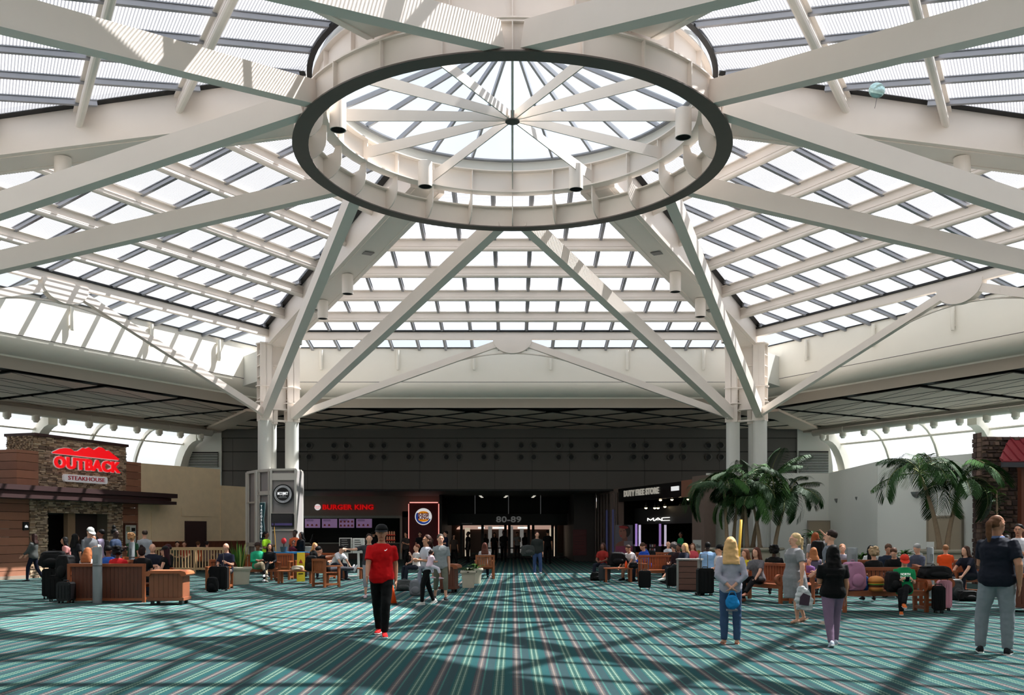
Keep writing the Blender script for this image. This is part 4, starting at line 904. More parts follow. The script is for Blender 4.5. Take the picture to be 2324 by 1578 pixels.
def suitcase(x, y, rz, label, m=None, w=.42, h=.62, dp=.26, handle=True, group=None):
    t = thing('suitcase', label, 'suitcase', (x,y,0), rz, group); m = m or blk
    mb = MB(); r = .04
    outl = [(-w/2+r,.06),(w/2-r,.06),(w/2,.06+r),(w/2,h-r),(w/2-r,h),(-w/2+r,h),(-w/2,h-r),(-w/2,.06+r)]
    mb.ext([(a,-dp/2+.02,z) for a, z in outl], (0,dp-.04,0)); mb.build('shell', m, t)
    mb = MB(); k = .88
    for s in (-1,1): mb.ext([(a*k,s*(dp/2-.02),.06+(z-.06)*k+h*.05) for a, z in outl], (0,s*.02,0))
    mb.build('front_pocket', m, t)
    for i in range(4):
        mb = MB(); xx = -w/2+.06+i*(w-.12)/3; mb.lohi((xx-.006,-dp/2-.012,.12),(xx+.006,-dp/2+.02,h-.08)); mb.build('ridge', m, t)
    for sx in (-1,1):
        for sy in (-1,1):
            mb = MB(); mb.tube([(sx*(w/2-.05)-.012,sy*(dp/2-.05),.028),(sx*(w/2-.05)+.012,sy*(dp/2-.05),.028)], .028, 10); mb.build('wheel', blk2, t)
    if handle:
        mb = MB(); mb.tube([(-.1,dp/2-.03,h-.02),(-.1,dp/2-.03,h+.36),(.1,dp/2-.03,h+.36),(.1,dp/2-.03,h-.02)], .011, 6); mb.build('pull_handle', chrome, t)
    mb = MB(); mb.tube([(-.07,0,h),(-.06,0,h+.035),(.06,0,h+.035),(.07,0,h)], .012, 6); mb.build('carry_handle', blk2, t)
    return t
import mathutils.noise as mn
def softbag(name, x, y, z, rz, size, label, m=None, cat='bag', strap=True, group=None):
    t = thing(name, label, cat, (x,y,z), rz, group); m = m or blk; w, d_, h = size
    bm = bmesh.new(); bmesh.ops.create_icosphere(bm, subdivisions=4, radius=1)
    r_ = random.Random(len(label))
    for v in bm.verts:
        c = v.co.copy(); e = .38
        c = Vector([math.copysign(abs(a)**e, a) for a in c]); n = 1+.16*mn.noise(Vector((c.x*2.2+len(label),c.y*2.2,c.z*2.6)))+.10*mn.noise(Vector((c.x*5,c.y*5+len(label),c.z*6)))
        v.co = Vector((c.x*w/2*n*(1-.18*max(0,c.z)), c.y*d_/2*n, (c.z+1)*h/2))
    me = bpy.data.meshes.new('body'); bm.to_mesh(me); bm.free(); me.materials.append(m); me.shade_smooth(); link('body', me, t)
    mb = MB(); mb.ell((0,-d_/2,h*.36),(w*.33,d_*.16,h*.24),12,8); mb.build('pocket', m, t, True)
    if strap:
        for s in (-1,1):
            mb = MB(); mb.tube([(s*w*.2,d_*.4,h*.15),(s*w*.24,d_*.62,h*.45),(s*w*.18,d_*.42,h*.92)], .014, 6); mb.build('strap', m, t)
        mb = MB(); mb.tube([(-.05,d_*.2,h*.96),(-.03,d_*.2,h*1.06),(.03,d_*.2,h*1.06),(.05,d_*.2,h*.96)], .01, 6); mb.build('grab_loop', m, t)
    return t
def at(px, d): v = XD(px, d); return v.x, v.y
# benches ------------------------------------------------------------------
bench(*at(252,22.4), R(181), 1.76, 'long bench seen from behind with vertical slats, left foreground', back_closed=True, group=None)
bench(*at(330,25.6), R(75), 1.5, 'bench end behind the timber bin with scroll arms', True)
bench(*at(205,27.6), R(0), 1.7, 'bench behind the left foreground bench facing the camera')
bench(*at(300,28.2), R(0), 1.2, 'orange toned bench beside the far grey post', m=teakl)
planter_box(*at(385,21.6), R(2), 'big timber bin with rounded lid right of the long slatted bench', .9, m=mat('teak_bin',(124,70,44),.5,vary=.15,scale=7))
armchair(*at(498,27.6), R(6), 'timber armchair of the bald man with a suitcase')
bench(*at(590,31.6), R(25), 1.2, 'bench of the man in the green shirt beside the white pot')
bench(*at(640,33.0), R(0), .62, 'short bench back with wide slats in front of the blue counter', m=teakl)
table(*at(672,30.6), 0, 1.15, .55, .42, 'long low timber table holding the white bag')
armchair(*at(740,28.6), R(135), 'timber armchair seen from behind in the centre left')
table(*at(800,33.4), 0, .75, .5, .4, 'small low table under the white trainers', m=teak)
bench(*at(715,33.8), R(-15), 1.3, 'bench behind the blonde woman in black')
planter_box(*at(1019,25.9), R(-8), 'red brown timber bin right of the woman carrying a child', .56, m=teakd)
armchair(*at(1100,33.6), R(185), 'timber armchair beside the pale pots, occupied from behind')
table(*at(1402,31.4), 0, .95, .6, .48, 'low timber table with an orange bottle at the right group', m=teak)
bench(*at(1500,30.6), R(15), 1.3, 'bench of the woman with crossed legs beside the grey bin', m=teak)
bench(*at(1495,35.0), R(0), 1.6, 'bench with solid back behind the bald pink man', m=teak)
bench(*at(1735,22.6), R(-62), 1.6, 'bench with scroll arm holding the auburn haired woman', True)
bench(*at(1835,22.3), R(60), 1.4, 'bench behind the woman in the grey dress', True)
bench(*at(1998,19.6), R(2), 1.72, 'front bench with slatted back holding the toy burger', True, back_closed=False, group=None)
bench(*at(2110,21.0), R(72), 1.5, 'side bench meeting the front bench at a right angle', True)
bench(*at(1945,25.5), R(180), 1.6, 'bench seen from behind, behind the lilac backpack', back_closed=True)
bench(*at(2180,25.0), R(30), 1.1, 'bench of the seated person in navy at the right')
planter_box(*at(2330,19.6), R(-10), 'dark timber bin cut by the right photo edge', 1.0, m=teakd)
bench(*at(2318,24.0), R(10), 1.0, 'timber seat at the right edge behind the navy polo man')
# bollards ------------------------------------------------------------------
def bollard(px, d, h, r, label, sign=False):
    t = thing('charging_post', label, 'post', XD(px, d), group='grey charging posts')
    gm = mat('post_grey', (128,134,136), .45, .2, vary=.04)
    mb = MB(); mb.lathe([(.001,0),(r,0),(r,h-.02),(r-.015,h),(.001,h)], n=26); autosmooth(mb.build('post', gm, t), 50)
    mb = MB(); mb.lathe([(r+.002,h*.66),(r+.006,h*.66),(r+.006,h*.68),(r+.002,h*.68)], n=26, closed=True); mb.build('band', chrome, t)
    mb = MB(); mb.lohi((-r*.45,-r-.012,h*.72),(r*.45,-r+.02,h*.86)); mb.build('socket_plate', gm, t)
    if sign: mb = MB(); mb.lohi((-.1,-.01,h),(.1,.01,h+.14)); mb.build('sign_plate', mat('plaque_white',(200,202,198)), t)
    return t
bollard(221,21.9,1.32,.105,'thick grey post in front of the left slatted bench'); bollard(299,27.8,1.38,.085,'slim grey post behind the left bench')
bollard(1934,25.2,1.25,.14,'short wide grey post behind the lilac backpack'); bollard(2111,24.2,1.28,.085,'slim grey post with lit sign left of the orange shirt boy', True)
# fence -----------------------------------------------------------------------
fe = thing('picket_fence', 'cream timber picket fence before the sand coloured wall', 'fence', XD(425,37.9)); fm = mat('cream_fence', (206,172,128), .6, vary=.08)
mb = MB(); mb.lohi((-1.55,-.04,.95),(1.5,.04,1.07)); mb.build('top_rail', fm, fe); mb = MB(); mb.lohi((-1.55,-.03,.15),(1.5,.03,.24)); mb.build('bottom_rail', fm, fe)
for i in range(26): mb = MB(); x = -1.5+i*.118; mb.lohi((x-.026,-.015,.24),(x+.026,.015,.95)); mb.build('picket', fm, fe)
for x in (-1.5,.3,1.46): mb = MB(); mb.lohi((x-.04,-.05,0),(x+.04,.05,1.0)); mb.build('post', fm, fe)
# grey bin cabinet right ---------------------------------------------------------
kb = thing('waste_bin', 'square waste bin with wood slat sides and grey frame', 'bin', XD(1566,26.5), R(-18)); gf = mat('bin_grey', (140,138,134), .5); slm = mat('bin_slat', (98,64,52), .6, vary=.1)
mb = MB(); mb.lohi((-.3,-.26,.02),(.26,.26,.86)); mb.build('body', mat('bin_core',(60,48,44),.6), kb)
for x, y in ((-.31,-.27),(.27,-.27),(-.31,.27),(.27,.27)): mb = MB(); mb.box((x,y,.44),(.06,.06,.88)); mb.build('corner_post', gf, kb)
for i in range(5): mb = MB(); mb.lohi((-.28,-.29,.05+i*.165),(.24,-.25,.2+i*.165)); mb.build('slat', slm, kb)
mb = MB(); mb.lohi((-.36,-.32,.88),(.34,.32,.92)); mb.build('lid', gf, kb)
mb = MB(); mb.lohi((-.345,-.1,.3),(-.335,.1,.7)); mb.build('notice', mat('notice',(150,160,180),.5,vary=.3,scale=20), kb)
# planters ---------------------------------------------------------------------------
stonec = mat('cast_stone', (190,182,162), .8, vary=.08, scale=6); soil = mat('soil', (46,36,28), .9, vary=.3)
def pot(px, d, r, h, label, square=False):
    t = thing('plant_pot', label, 'plant pot', XD(px, d), group='pale plant pots'); n = 4 if square else 28
    mb = MB(); mb.lathe([(.001,0),(r*.72,0),(r*.84,h*.8),(r*.92,h*.8),(r*.95,h*.86),(r,h*.88),(r,h*.97),(r*.96,h),(r*.84,h),(r*.82,h*.9),(.001,h*.9)], n=n, a0=45 if square else 0, a1=405 if square else 360)
    autosmooth(mb.build('pot', stonec, t), 40)
    mb = MB(); mb.lathe([(.001,h*.93),(r*.8,h*.93),(r*.8,h*.88),(.001,h*.88)], n=n); mb.build('soil', soil, t)
    return t
pot(546,30.0,.36,.56,'round cream pot with sword shaped leaves beside the sign pylon')
pot(1063,28.2,.33,.52,'pale square pot in front, right of the dark timber bin',True); pot(1076,30.5,.3,.5,'pale round pot just behind the square pot')
leafm = [mat('leaf_%d' % i, c, .6, vary=.25, scale=5, spec=.2) for i, c in enumerate(((54,92,38),(38,70,30),(84,122,50),(28,54,24)))]
def blade(mb, base, dirv, L, w, droop, n=5):
    dirv = dirv.normalized(); side = dirv.cross(Vector((0,0,1))); side = side.normalized() if side.length > .05 else Vector((1,0,0)); vs = []
    p = Vector(base); d_ = dirv.copy()
    for i in range(n+1):
        s = i/n; ww = w*(math.sin(math.pi*min(1,.15+.85*s))**.7 if s < 1 else .02)
        vs += [p-side*ww/2, p+Vector((0,0,-ww*.2)), p+side*ww/2]; p = p+d_*L/n; d_ = (d_+Vector((0,0,-droop/n))).normalized()
    fs = []
    for i in range(n): fs += [(3*i,3*i+1,3*i+4,3*i+3),(3*i+1,3*i+2,3*i+5,3*i+4)]
    mb.add(vs, fs)
sp_ = thing('sword_plant', 'upright yellow edged sword leaves in the round cream pot', 'plant', XD(546,30.0)+Vector((0,0,.52)))
for i in range(26):
    a = rnd.random()*6.28; mb = MB(); t_ = rnd.uniform(.08,.5); blade(mb, (.08*math.cos(a),.08*math.sin(a),0), Vector((math.cos(a)*t_,math.sin(a)*t_,1)), rnd.uniform(.5,.95), .06, .15); mb.build('leaf', (leafm[2],leafm[0],mat('leaf_yellow',(150,150,84),.5))[i % 3], sp_)
def frond_mesh(L, seed, droop, lw=.026, nl=26):
    r_ = random.Random(seed); pts = []; p = Vector((0,0,0)); d_ = Vector((1,0,1.0)).normalized(); n = 14
    for i in range(n+1):
        pts.append(p.copy()); p = p+d_*L/n; d_ = (d_+Vector((.02,0,-droop/n*(1+i*.12)))).normalized()
    mb = MB(); mb.tube(pts, [.014*(1-.8*i/n)+.002 for i in range(n+1)], 5, False); st_ = mb
    lv = MB()
    for i in range(nl):
        s = .16+.84*i/(nl-1); q = s*n; k = min(int(q), n-1); b_ = pts[k].lerp(pts[k+1], q-k); tg = (pts[k+1]-pts[k]).normalized()
        ll = L*.36*math.sin(math.pi*(.12+.80*s))**.8+.05
        for sd in (-1,1):
            dr = (tg*.75+Vector((0,sd*1,0))*.85+Vector((0,0,.12))).normalized(); lat = dr.cross(Vector((0,0,1))).normalized(); p1 = b_+dr*ll*.5+Vector((0,0,-.02*ll)); p2 = b_+dr*ll*.85+Vector((0,0,-.28*ll-r_.random()*.12*ll)); p3 = b_+dr*ll+Vector((0,0,-.55*ll))
            w = lw
            lv.add([b_-lat*w*.4,b_+lat*w*.4,p1+lat*w,p1-lat*w,p2+lat*w*.8,p2-lat*w*.8,p3], [(0,1,2,3),(3,2,4,5),(5,4,6)])
    return st_.mesh('frond_stem', mat('palm_stem',(120,126,70),.5)), lv
FR = []
for i, (L, dr) in enumerate(((1.5,1.1),(1.7,1.5),(1.35,.7),(1.6,2.0),(1.5,.4))):
    stm, lv = frond_mesh(L, i, dr, .015, 30)
    FR.append((stm, [lv.mesh('leaflets', leafm[j]) for j in (0,1,3)]))
trunkm = mat('palm_trunk', (148,128,104), .8, vary=.2, scale=14, bump=.3)
def palm(base, lean, H, label, nf=13, s=1.0, seed=0, group='palms in planters'):
    t = thing('palm_tree', label, 'palm', base, group=group); r_ = random.Random(seed)
    pts = [Vector((lean[0]*q*q*.6+lean[0]*q*.4, lean[1]*q, H*q)) for q in [i/10 for i in range(11)]]
    mb = MB(); mb.tube(pts, [.085*(1-.5*i/10)+(.04 if i == 0 else 0) for i in range(11)], 10); mb.build('trunk', trunkm, t, True)
    top = pts[-1]
    mb = MB(); mb.tube([top-Vector((0,0,.35)),top+Vector((0,0,.15))], [.05,.035], 8); mb.build('crownshaft', mat('palm_green',(78,104,50),.5), t, True)
    for i in range(nf):
        stm, lvs = FR[r_.randrange(5)]; az = i*2.4+r_.random()*.5; tilt = r_.uniform(-.75,.5)
        M = Matrix.Translation(top+Vector((0,0,.05))) @ Matrix.Rotation(az,4,'Z') @ Matrix.Rotation(-tilt+.1,4,'Y') @ Matrix.Scale(s*r_.uniform(.8,1.1),4)
        f = link('frond', stm, t); f.matrix_local = M; l_ = link('leaflets', lvs[r_.randrange(3)], f, kind=None)
    return t
def big_planter(px, d, rx, ry, h, label, rim=.12):
    t = thing('stone_planter', label, 'planter', XD(px, d)); mb = MB(); n = 32
    mb.lathe([(.001,0),(.9,0),(.9,h-.2),(.86,h-.16),(.9,h-.12),(1.0,h-.1),(1.03,h-.05),(1.0,h),(.86,h),(.84,h-.1),(.001,h-.1)], n=n); me = mb.mesh('bowl', mat('planter_stone',(168,160,142),.85,vary=.1,scale=5,bump=.2)); me.transform(Matrix.Diagonal((rx,ry,1,1))); autosmooth(link('bowl', me, t), 40)
    mb = MB(); mb.lathe([(.001,h-.06),(.85,h-.06),(.85,h-.12),(.001,h-.12)], n=n); me = mb.mesh('soil', soil); me.transform(Matrix.Diagonal((rx,ry,1,1))); link('soil', me, t)
    return t
PD = 35.0
big_planter(1690,PD,1.45,.9,1.1,'wide stone planter at the foot of the left palm group')
c = XD(1682,PD)
for i, (px_, lean, H, s, nf) in enumerate(((1650,(-.1,0),2.7,1.15,12),(1664,(.15,0),2.0,.9,9),(1696,(-.1,.1),2.5,1.05,11),(1708,(.6,0),2.9,1.15,12),(1725,(-.3,0),2.2,1.0,10),(1680,(.3,.1),3.0,1.0,10),(1758,(.55,0),2.5,1.15,13))):
    b_ = XD(px_, PD+(.25 if i % 2 else -.2)); b_.z = 1.02
    palm(b_, lean, H*.84, ('leftmost palm of the left group, drooping fronds','short palm second in the left group','middle palm of the left group','palm with the tallest leaning trunk in the left group','palm near the right tube of the column','back palm reaching beside the column tubes','rightmost palm of the left group, long hanging fronds')[i], nf, s, i)
PD2 = 28.5
big_planter(2138,PD2,.62,.62,1.15,'round stone planter holding two leaning palms')
for i, (lean, H, s, nf) in enumerate((((-.62,0),2.5,1.05,15),((.55,.1),2.25,1.0,14))):
    b_ = XD(2134+i*14, PD2); b_.z = 1.05; palm(b_, lean, H*.95, ('left leaning palm of the pair before the pale wall','right leaning palm of the pair before the pale wall')[i], nf, s, 20+i)
dr2 = thing('dracaena', 'dark spiky plant on a thin stem before the stone house', 'plant', XD(2262,27.5), group=None)
mb = MB(); mb.tube([(0,0,0),(.03,0,1.5),(0,0,2.9)], [.04,.03,.025], 8); mb.build('stem', trunkm, dr2)
for i in range(70):
    a = rnd.random()*6.28; z = rnd.uniform(1.5,2.95); mb = MB(); blade(mb, (0,0,z), Vector((math.cos(a),math.sin(a),rnd.uniform(.0,.9))), rnd.uniform(.3,.5), .05, .9, 4); mb.build('leaf', leafm[2] if z > 2.75 else leafm[i % 2*2+1], dr2)
pp = thing('plant_pot', 'dark pot hidden behind people at the right', 'plant pot', XD(2262,27.5)); mb = MB(); mb.lathe([(.001,0),(.2,0),(.28,.5),(.24,.5),(.001,.45)], n=18); mb.build('pot', blk2, pp)
def shrub(px, d, z, r, n, label, L=.35, up=.4):
    t = thing('leafy_plant', label, 'plant', XD(px, d)+Vector((0,0,z)), group=None)
    for i in range(n):
        a = rnd.random()*6.28; mb = MB(); rr_ = rnd.random()*r*.4; blade(mb, (rr_*math.cos(a),rr_*math.sin(a),rnd.random()*.1), Vector((math.cos(a),math.sin(a),rnd.uniform(up,up+1.2))), L*rnd.uniform(.6,1.1), .07, 1.6, 4); mb.build('leaf', leafm[i % 3], t)
    return t
shrub(1956,28.0,.85,.3,46,'dark bushy green plant behind the bench, right of the wide grey post'); shrub(2052,27,.95,.25,30,'bright green leafy plant behind the seated couple')
for px_, d_, h_ in ((1956,28.0,.85),(2052,27.0,.95)):
    t = thing('plant_pot', 'dark pot mostly hidden under the leafy plant '+('by the wide grey post' if px_ < 2000 else 'behind the seated couple'), 'plant pot', XD(px_, d_)); mb = MB(); mb.lathe([(.001,0),(.2,0),(.27,h_),(.23,h_),(.001,h_-.05)], n=18); mb.build('pot', stonec, t)
shrub(1846,30.0,1.5,.2,34,'spiky dark plant above the red haired person with backpack',.45,.1)
t = thing('plant_pot', 'tall stand hidden behind the people under the spiky plant', 'plant pot', XD(1846,30.0)); mb = MB(); mb.lathe([(.001,0),(.16,0),(.05,.3),(.05,1.2),(.15,1.5),(.12,1.5),(.001,1.45)], n=16); mb.build('stand', stonec, t)
shrub(1063,28.2,.45,.25,26,'dry brown and red plant in the pale square pot',.28)
shrub(1080,30.5,.45,.25,24,'dark drooping plant in the pale round pot',.3)
# luggage ----------------------------------------------------------------------------
pinkm = mat('pink_shell', (226,160,176), .35, vary=.04)
suitcase(*at(132,22.6), R(10), 'black suitcase leftmost beside the long slatted bench', h=.62, handle=False)
suitcase(*at(150,21.9), R(-5), 'glossy black suitcase touching the slatted bench end', m=blk2, w=.36, h=.5, handle=False)
suitcase(*at(118,23.4), R(0), 'tall black suitcase under the travel bags at the left', h=.75, w=.4)
softbag('travel_bag', *at(121,23.4), .78, R(10), (.62,.34,.42), 'bulging black travel bag on top of the left luggage pile')
softbag('backpack', *at(150,22.6), .5, R(-20), (.42,.3,.62), 'black backpack leaning on the left luggage pile')
suitcase(*at(497,26.5), R(4), 'black wheeled case in front of the bald man with crossed leg', w=.5, h=.7)
softbag('backpack', *at(482,26.0), 0, 0, (.3,.2,.42), 'small dark bag standing against the black case of the bald man')
suitcase(*at(1600,24.6), R(5), 'tall black suitcase with raised handle left of the blonde woman', w=.42, h=.72)
suitcase(*at(1463,27.2), R(-8), 'black suitcase in front of the crossed legs', w=.36, h=.55)
suitcase(*at(1530,28.0), R(6), 'black striped suitcase left of the wood slat bin', w=.46, h=.62, handle=False)
suitcase(*at(1372,31.6), R(-5), 'dark grey case at the far left of the right group', w=.4, h=.55, m=mat('case_grey',(52,54,58),.5), handle=False)
suitcase(*at(2143,19.9), R(-12), 'pale pink hard suitcase beside the side bench', m=pinkm, w=.27, h=.64, dp=.24, handle=False)
suitcase(*at(2130,19.2), R(-10), 'slim black suitcase left of the pink one', w=.22, h=.56, handle=False)
softbag('travel_bag', *at(2122,19.6), .68, R(8), (.66,.32,.28), 'black duffel draped over the pink suitcase')
softbag('backpack', *at(2167,23.0), 0, 0, (.34,.28,.52), 'grey black backpack on the floor by the navy person', m=mat('pack_grey',(60,62,62),.6))
softbag('travel_bag', *at(2196,22.6), 0, 0, (.46,.3,.26), 'low black bag lying on the floor by the navy person')
softbag('backpack', *at(1938,19.4), .45, R(15), (.46,.28,.6), 'lilac backpack standing on the front bench', m=mat('lilac_fabric',(176,120,150),.7,vary=.1))
softbag('pouch', *at(1962,19.5), .45, 0, (.16,.12,.3), 'bright blue pouch beside the lilac backpack', m=mat('blue_fabric',(30,110,200),.6), strap=False)
softbag('backpack', *at(708,30.2), .42, 0, (.42,.3,.5), 'black backpack on the low table in the centre left')
softbag('handbag', *at(676,30.5), .42, 0, (.38,.25,.16), 'cream bag lying on the long low table', m=mat('cream_bag',(206,190,170),.7), strap=False)
softbag('backpack', *at(1402,32.6), .48, 0, (.6,.35,.5), 'pile of black bags behind the low table at the right')
softbag('handbag', *at(1437,31.2), .46, 0, (.28,.2,.2), 'small black bag on the low table beside the orange bottle', strap=False)
softbag('shopping_bag', *at(1545+40,34.5), .0, 0, (.3,.2,.4), 'dark bag on the floor behind the wood slat bin')
softbag('backpack', *at(944,24.6), 0, 0, (.34,.25,.42), 'grey bag on the floor behind the woman carrying a child', m=mat('bag_grey2',(120,122,128),.7))
softbag('travel_bag', *at(917,26.6), 0, 0, (.5,.3,.32), 'dark patterned bag on the floor right of the red shirt man', m=mat('pattern_bag',(64,66,66),.6,vary=.5,scale=14))
softbag('travel_bag', *at(1356,32.2), 0, 0, (.5,.3,.3), 'dark round bag on the floor left of the right group')
# toy burger on the bench
tb_ = thing('toy_burger', 'large plush burger toy sitting on the front bench', 'toy', (*at(1988,19.35), .445))
for nm, z0, z1, r, c_ in (('bottom_bun',0,.09,.15,(206,130,60)),('patty',.085,.13,.155,(96,50,26)),('lettuce',.125,.155,.165,(96,140,50)),('cheese',.15,.17,.16,(230,170,40)),('tomato',.165,.185,.15,(190,50,34))):
    mb = MB(); mb.lathe([(.001,z0),(r*.9,z0),(r,(z0+z1)/2),(r*.92,z1),(.001,z1)], n=24); mb.build(nm, mat('toy_'+nm,c_,.7,vary=.15), tb_, True)
mb = MB(); mb.lathe([(.001,.18),(.155,.18),(.165,.21),(.15,.26),(.1,.30),(.001,.32)], n=24); mb.build('top_bun', mat('toy_bun',(220,140,64),.6,vary=.1), tb_, True)
bt = thing('water_bottle', 'bright orange bottle standing on the low timber table', 'bottle', (*at(1421,31.3),.48)); mb = MB(); mb.lathe([(.001,0),(.04,0),(.04,.17),(.02,.2),(.02,.24),(.001,.24)], n=14); mb.build('body', mat('orange_plastic',(240,80,20),.4,emit=.05), bt, True); mb = MB(); mb.lathe([(.001,.235),(.024,.235),(.024,.27),(.001,.27)], n=12); mb.build('cap', blk2, bt)
co = thing('traffic_cone', 'orange safety cone half hidden behind the red shirt man', 'cone', XD(888,21.6)); mb = MB(); mb.lathe([(.001,.03),(.13,.03),(.03,.5),(.02,.52),(.001,.52)], n=20); mb.build('cone', mat('cone_orange',(250,84,24),.5), co, True); mb = MB(); mb.box((0,0,.015),(.32,.32,.03)); mb.build('base', blk2, co)
wf = thing('wet_floor_sign', 'leaning yellow wet floor sign behind the low table', 'sign', (*at(683,31.8),0), R(10)); mb = MB()
for s in (-1,1): mb.bar((0,s*.16,0),(0,0,.98),.26,.02,up=(0,1,.1))
mb.build('board', mat('safety_yellow',(236,206,40),.5), wf); mb = MB(); mb.ext([(-.07,-.1,.62),(.07,-.1,.62),(0,-.08,.76)], (0,-.02,0)); mb.build('warning_mark', mat('mark_red',(150,40,30),.5), wf)
for i in range(3):
    mb = MB(); mb.lohi((-.08,-.15+i*.03,.25+i*.1),(.08,-.135+i*.03,.28+i*.1)); mb.build('text_line', blk2, wf)
cart = thing('cleaning_cart', 'blue topped cleaning counter in front of the pylon', 'cart', XD(650,35.4)); mb = MB(); mb.lohi((-.85,-.3,.08),(.85,.3,.86)); mb.build('body', mat('cart_dark',(40,44,52),.6), cart); mb = MB(); mb.lohi((-.9,-.34,.86),(.9,.34,.93)); mb.build('top', mat('cart_blue',(40,130,190),.4), cart)
for sx in (-1,1):
    for sy in (-1,1): mb = MB(); mb.tube([(sx*.7-.02,sy*.2,.04),(sx*.7+.02,sy*.2,.04)], .04, 10); mb.build('wheel', blk2, cart)
br = thing('broom', 'yellow handled broom leaning on the blue counter', 'broom', XD(626,35.3)+Vector((0,0,.93))); mb = MB(); mb.tube([(0,0,0),(-.06,0,.95)], .016, 8); mb.build('handle', mat('broom_yellow',(232,176,80),.5), br); mb = MB(); mb.tube([(-.06,0,.95),(-.07,0,1.18)], .022, 8); mb.build('grip', blk2, br)
du = thing('feather_duster', 'red headed duster standing in the cleaning caddy', 'duster', XD(644,35.2)+Vector((0,0,.93))); mb = MB(); mb.ell((0,0,.42),(.1,.1,.12),12,8); mb.build('head', mat('duster_red',(210,50,60),.8,vary=.2), du, True); mb = MB(); mb.tube([(0,0,0),(0,0,.35)], .02, 8); mb.build('handle', blk2, du); mb = MB(); mb.lathe([(.001,0),(.1,0),(.14,.2),(.12,.2),(.001,.03)], n=14); mb.build('caddy', mat('caddy_grey',(70,90,100),.6), du)
# standing menu boards
for px0, px1, py1, dk, word in ((770,798,1221,True,'black chalk style menu board on a white post'),(800,827,1222,False,'white notice board on a thin post right of the black one')):
    d_ = 35.5; t = thing('notice_stand', word, 'sign', XD((px0+px1)/2, d_)); w_ = (px1-px0)*d_/FP/2
    mb = MB(); mb.lohi((-w_,-.03,Z(1256,d_)),(w_,.03,Z(py1,d_))); mb.build('frame', white, t)
    mb = MB(); mb.lohi((-w_+.03,-.05,Z(1254,d_)),(w_-.03,-.03,Z(py1+2,d_))); mb.build('sheet', dark if dk else mat('sheet_white',(200,204,200),.5,vary=.08,scale=8), t)
    for i in range(5):
        mb = MB(); zz = Z(1227+i*5,d_); mb.lohi((-w_*.6,-.06,zz),(w_*(.3+.1*(i%3)),-.05,zz+.02)); mb.build('text_line', mat('sign_grey',(128,128,126)) if dk else dark, t)
    mb = MB(); ww = .1 if dk else .04; mb.lohi((-ww,-.02,0.03),(ww,.02,Z(1256,d_))); mb.build('post', white, t); mb = MB(); mb.lohi((-.25,-.2,0),(.25,.2,.03)); mb.build('base', white, t)
ns = thing('notice_stand', 'white traveller notice board beside the duty free pillar', 'sign', XD(1582,38.5)); mb = MB(); mb.lohi((-.17,-.02,Z(1262,38.5)),(.17,.02,Z(1226,38.5))); mb.build('sheet', mat('sheet_white',(200,204,200)), ns); mb = MB(); mb.lohi((-.02,0,0.02),(.02,.04,1.2)); mb.lohi((-.2,-.15,0),(.2,.15,.02)); mb.build('post', chrome, ns)
text('letters', 'WE\nTRAVELERS\nWELCOME', blk2, (0,-.03,1.1), 0, .055, ns, .003); mb = MB(); mb.ell((.05,-.03,.85),(.09,.01,.09),14,8); mb.build('gold_emblem', mat('gold',(190,150,50),.4,.3), ns, True)
yb_ = thing('umbrella', 'yellow pole standing behind the blonde woman', 'pole', XD(1677,24.5)); mb = MB(); mb.tube([(0,0,0),(.0,0,1.1),(.06,0,2.0)], .035, 10); mb.build('pole', mat('pole_yellow',(226,180,50),.5), yb_, True)
mo = bpy.data.objects.get('x')
# foil balloon up under the roof
ba = thing('foil_balloon', 'tiny pale foil balloon floating under the right roof bay', 'balloon', P(1990,205,18)); mb = MB(); mb.ell((0,0,0),(.16,.08,.15),14,10); mb.build('body', mat('foil',(190,225,225),.15,.6,vary=.3,scale=12), ba, True); mb = MB(); mb.tube([(0,0,-.15),(-.04,0,-.35)], .004, 5); mb.build('ribbon', blk2, ba); ba['kind'] = 'thing'
# white counter box by the burger shop
wc = thing('white_counter', 'white waist high box left of the blonde woman in black', 'counter', XD(700,36.5)); mb = MB(); mb.lohi((-.3,-.25,0),(.22,.25,1.08)); mb.build('body', white, wc); mb = MB(); mb.lohi((-.32,-.27,1.08),(.24,.27,1.12)); mb.build('top', white, wc)

# ================================================================ people
import mathutils.noise as mnoise
PEND = []
SK = {'l': mat('skin_light',(224,168,140),.5,vary=.04), 't': mat('skin_tan',(190,134,104),.5,vary=.04), 'b': mat('skin_brown',(120,76,56),.5,vary=.04), 'd': mat('skin_dark',(66,42,34),.5,vary=.04)}
def V(f, s, u): return Vector((s, -f, u))
ARMS = {'down':((.05,.16,-1),(.18,.02,-1)),'bent':((.12,.12,-1),(.9,-.35,.35)),'lap':((.35,.2,-1),(.8,-.5,-.2)),'cross':((.2,.2,-1),(.45,-.9,.12)),
 'behind':((-.4,.25,-1),(-.2,-.62,-.55)),'pocket':((-.15,.35,-1),(.3,-.12,-.9)),'fwd':((.45,.1,-1),(.75,0,-.65)),'back':((-.4,.14,-1),(.05,.02,-1)),
 'face':((.5,.1,-.8),(.35,-.35,.85)),'point':((.15,1,.12),(.1,1,.12)),'side':((.1,.6,-.8),(.5,.3,-.5)),'carry':((.25,.25,-1),(.85,-.6,.1)),'head':((.2,.8,.5),(-.1,-.7,.8)),'lean':((.6,.15,-.8),(.6,-.1,-.7)),'out':((.6,.45,-.55),(.8,.3,.1))}
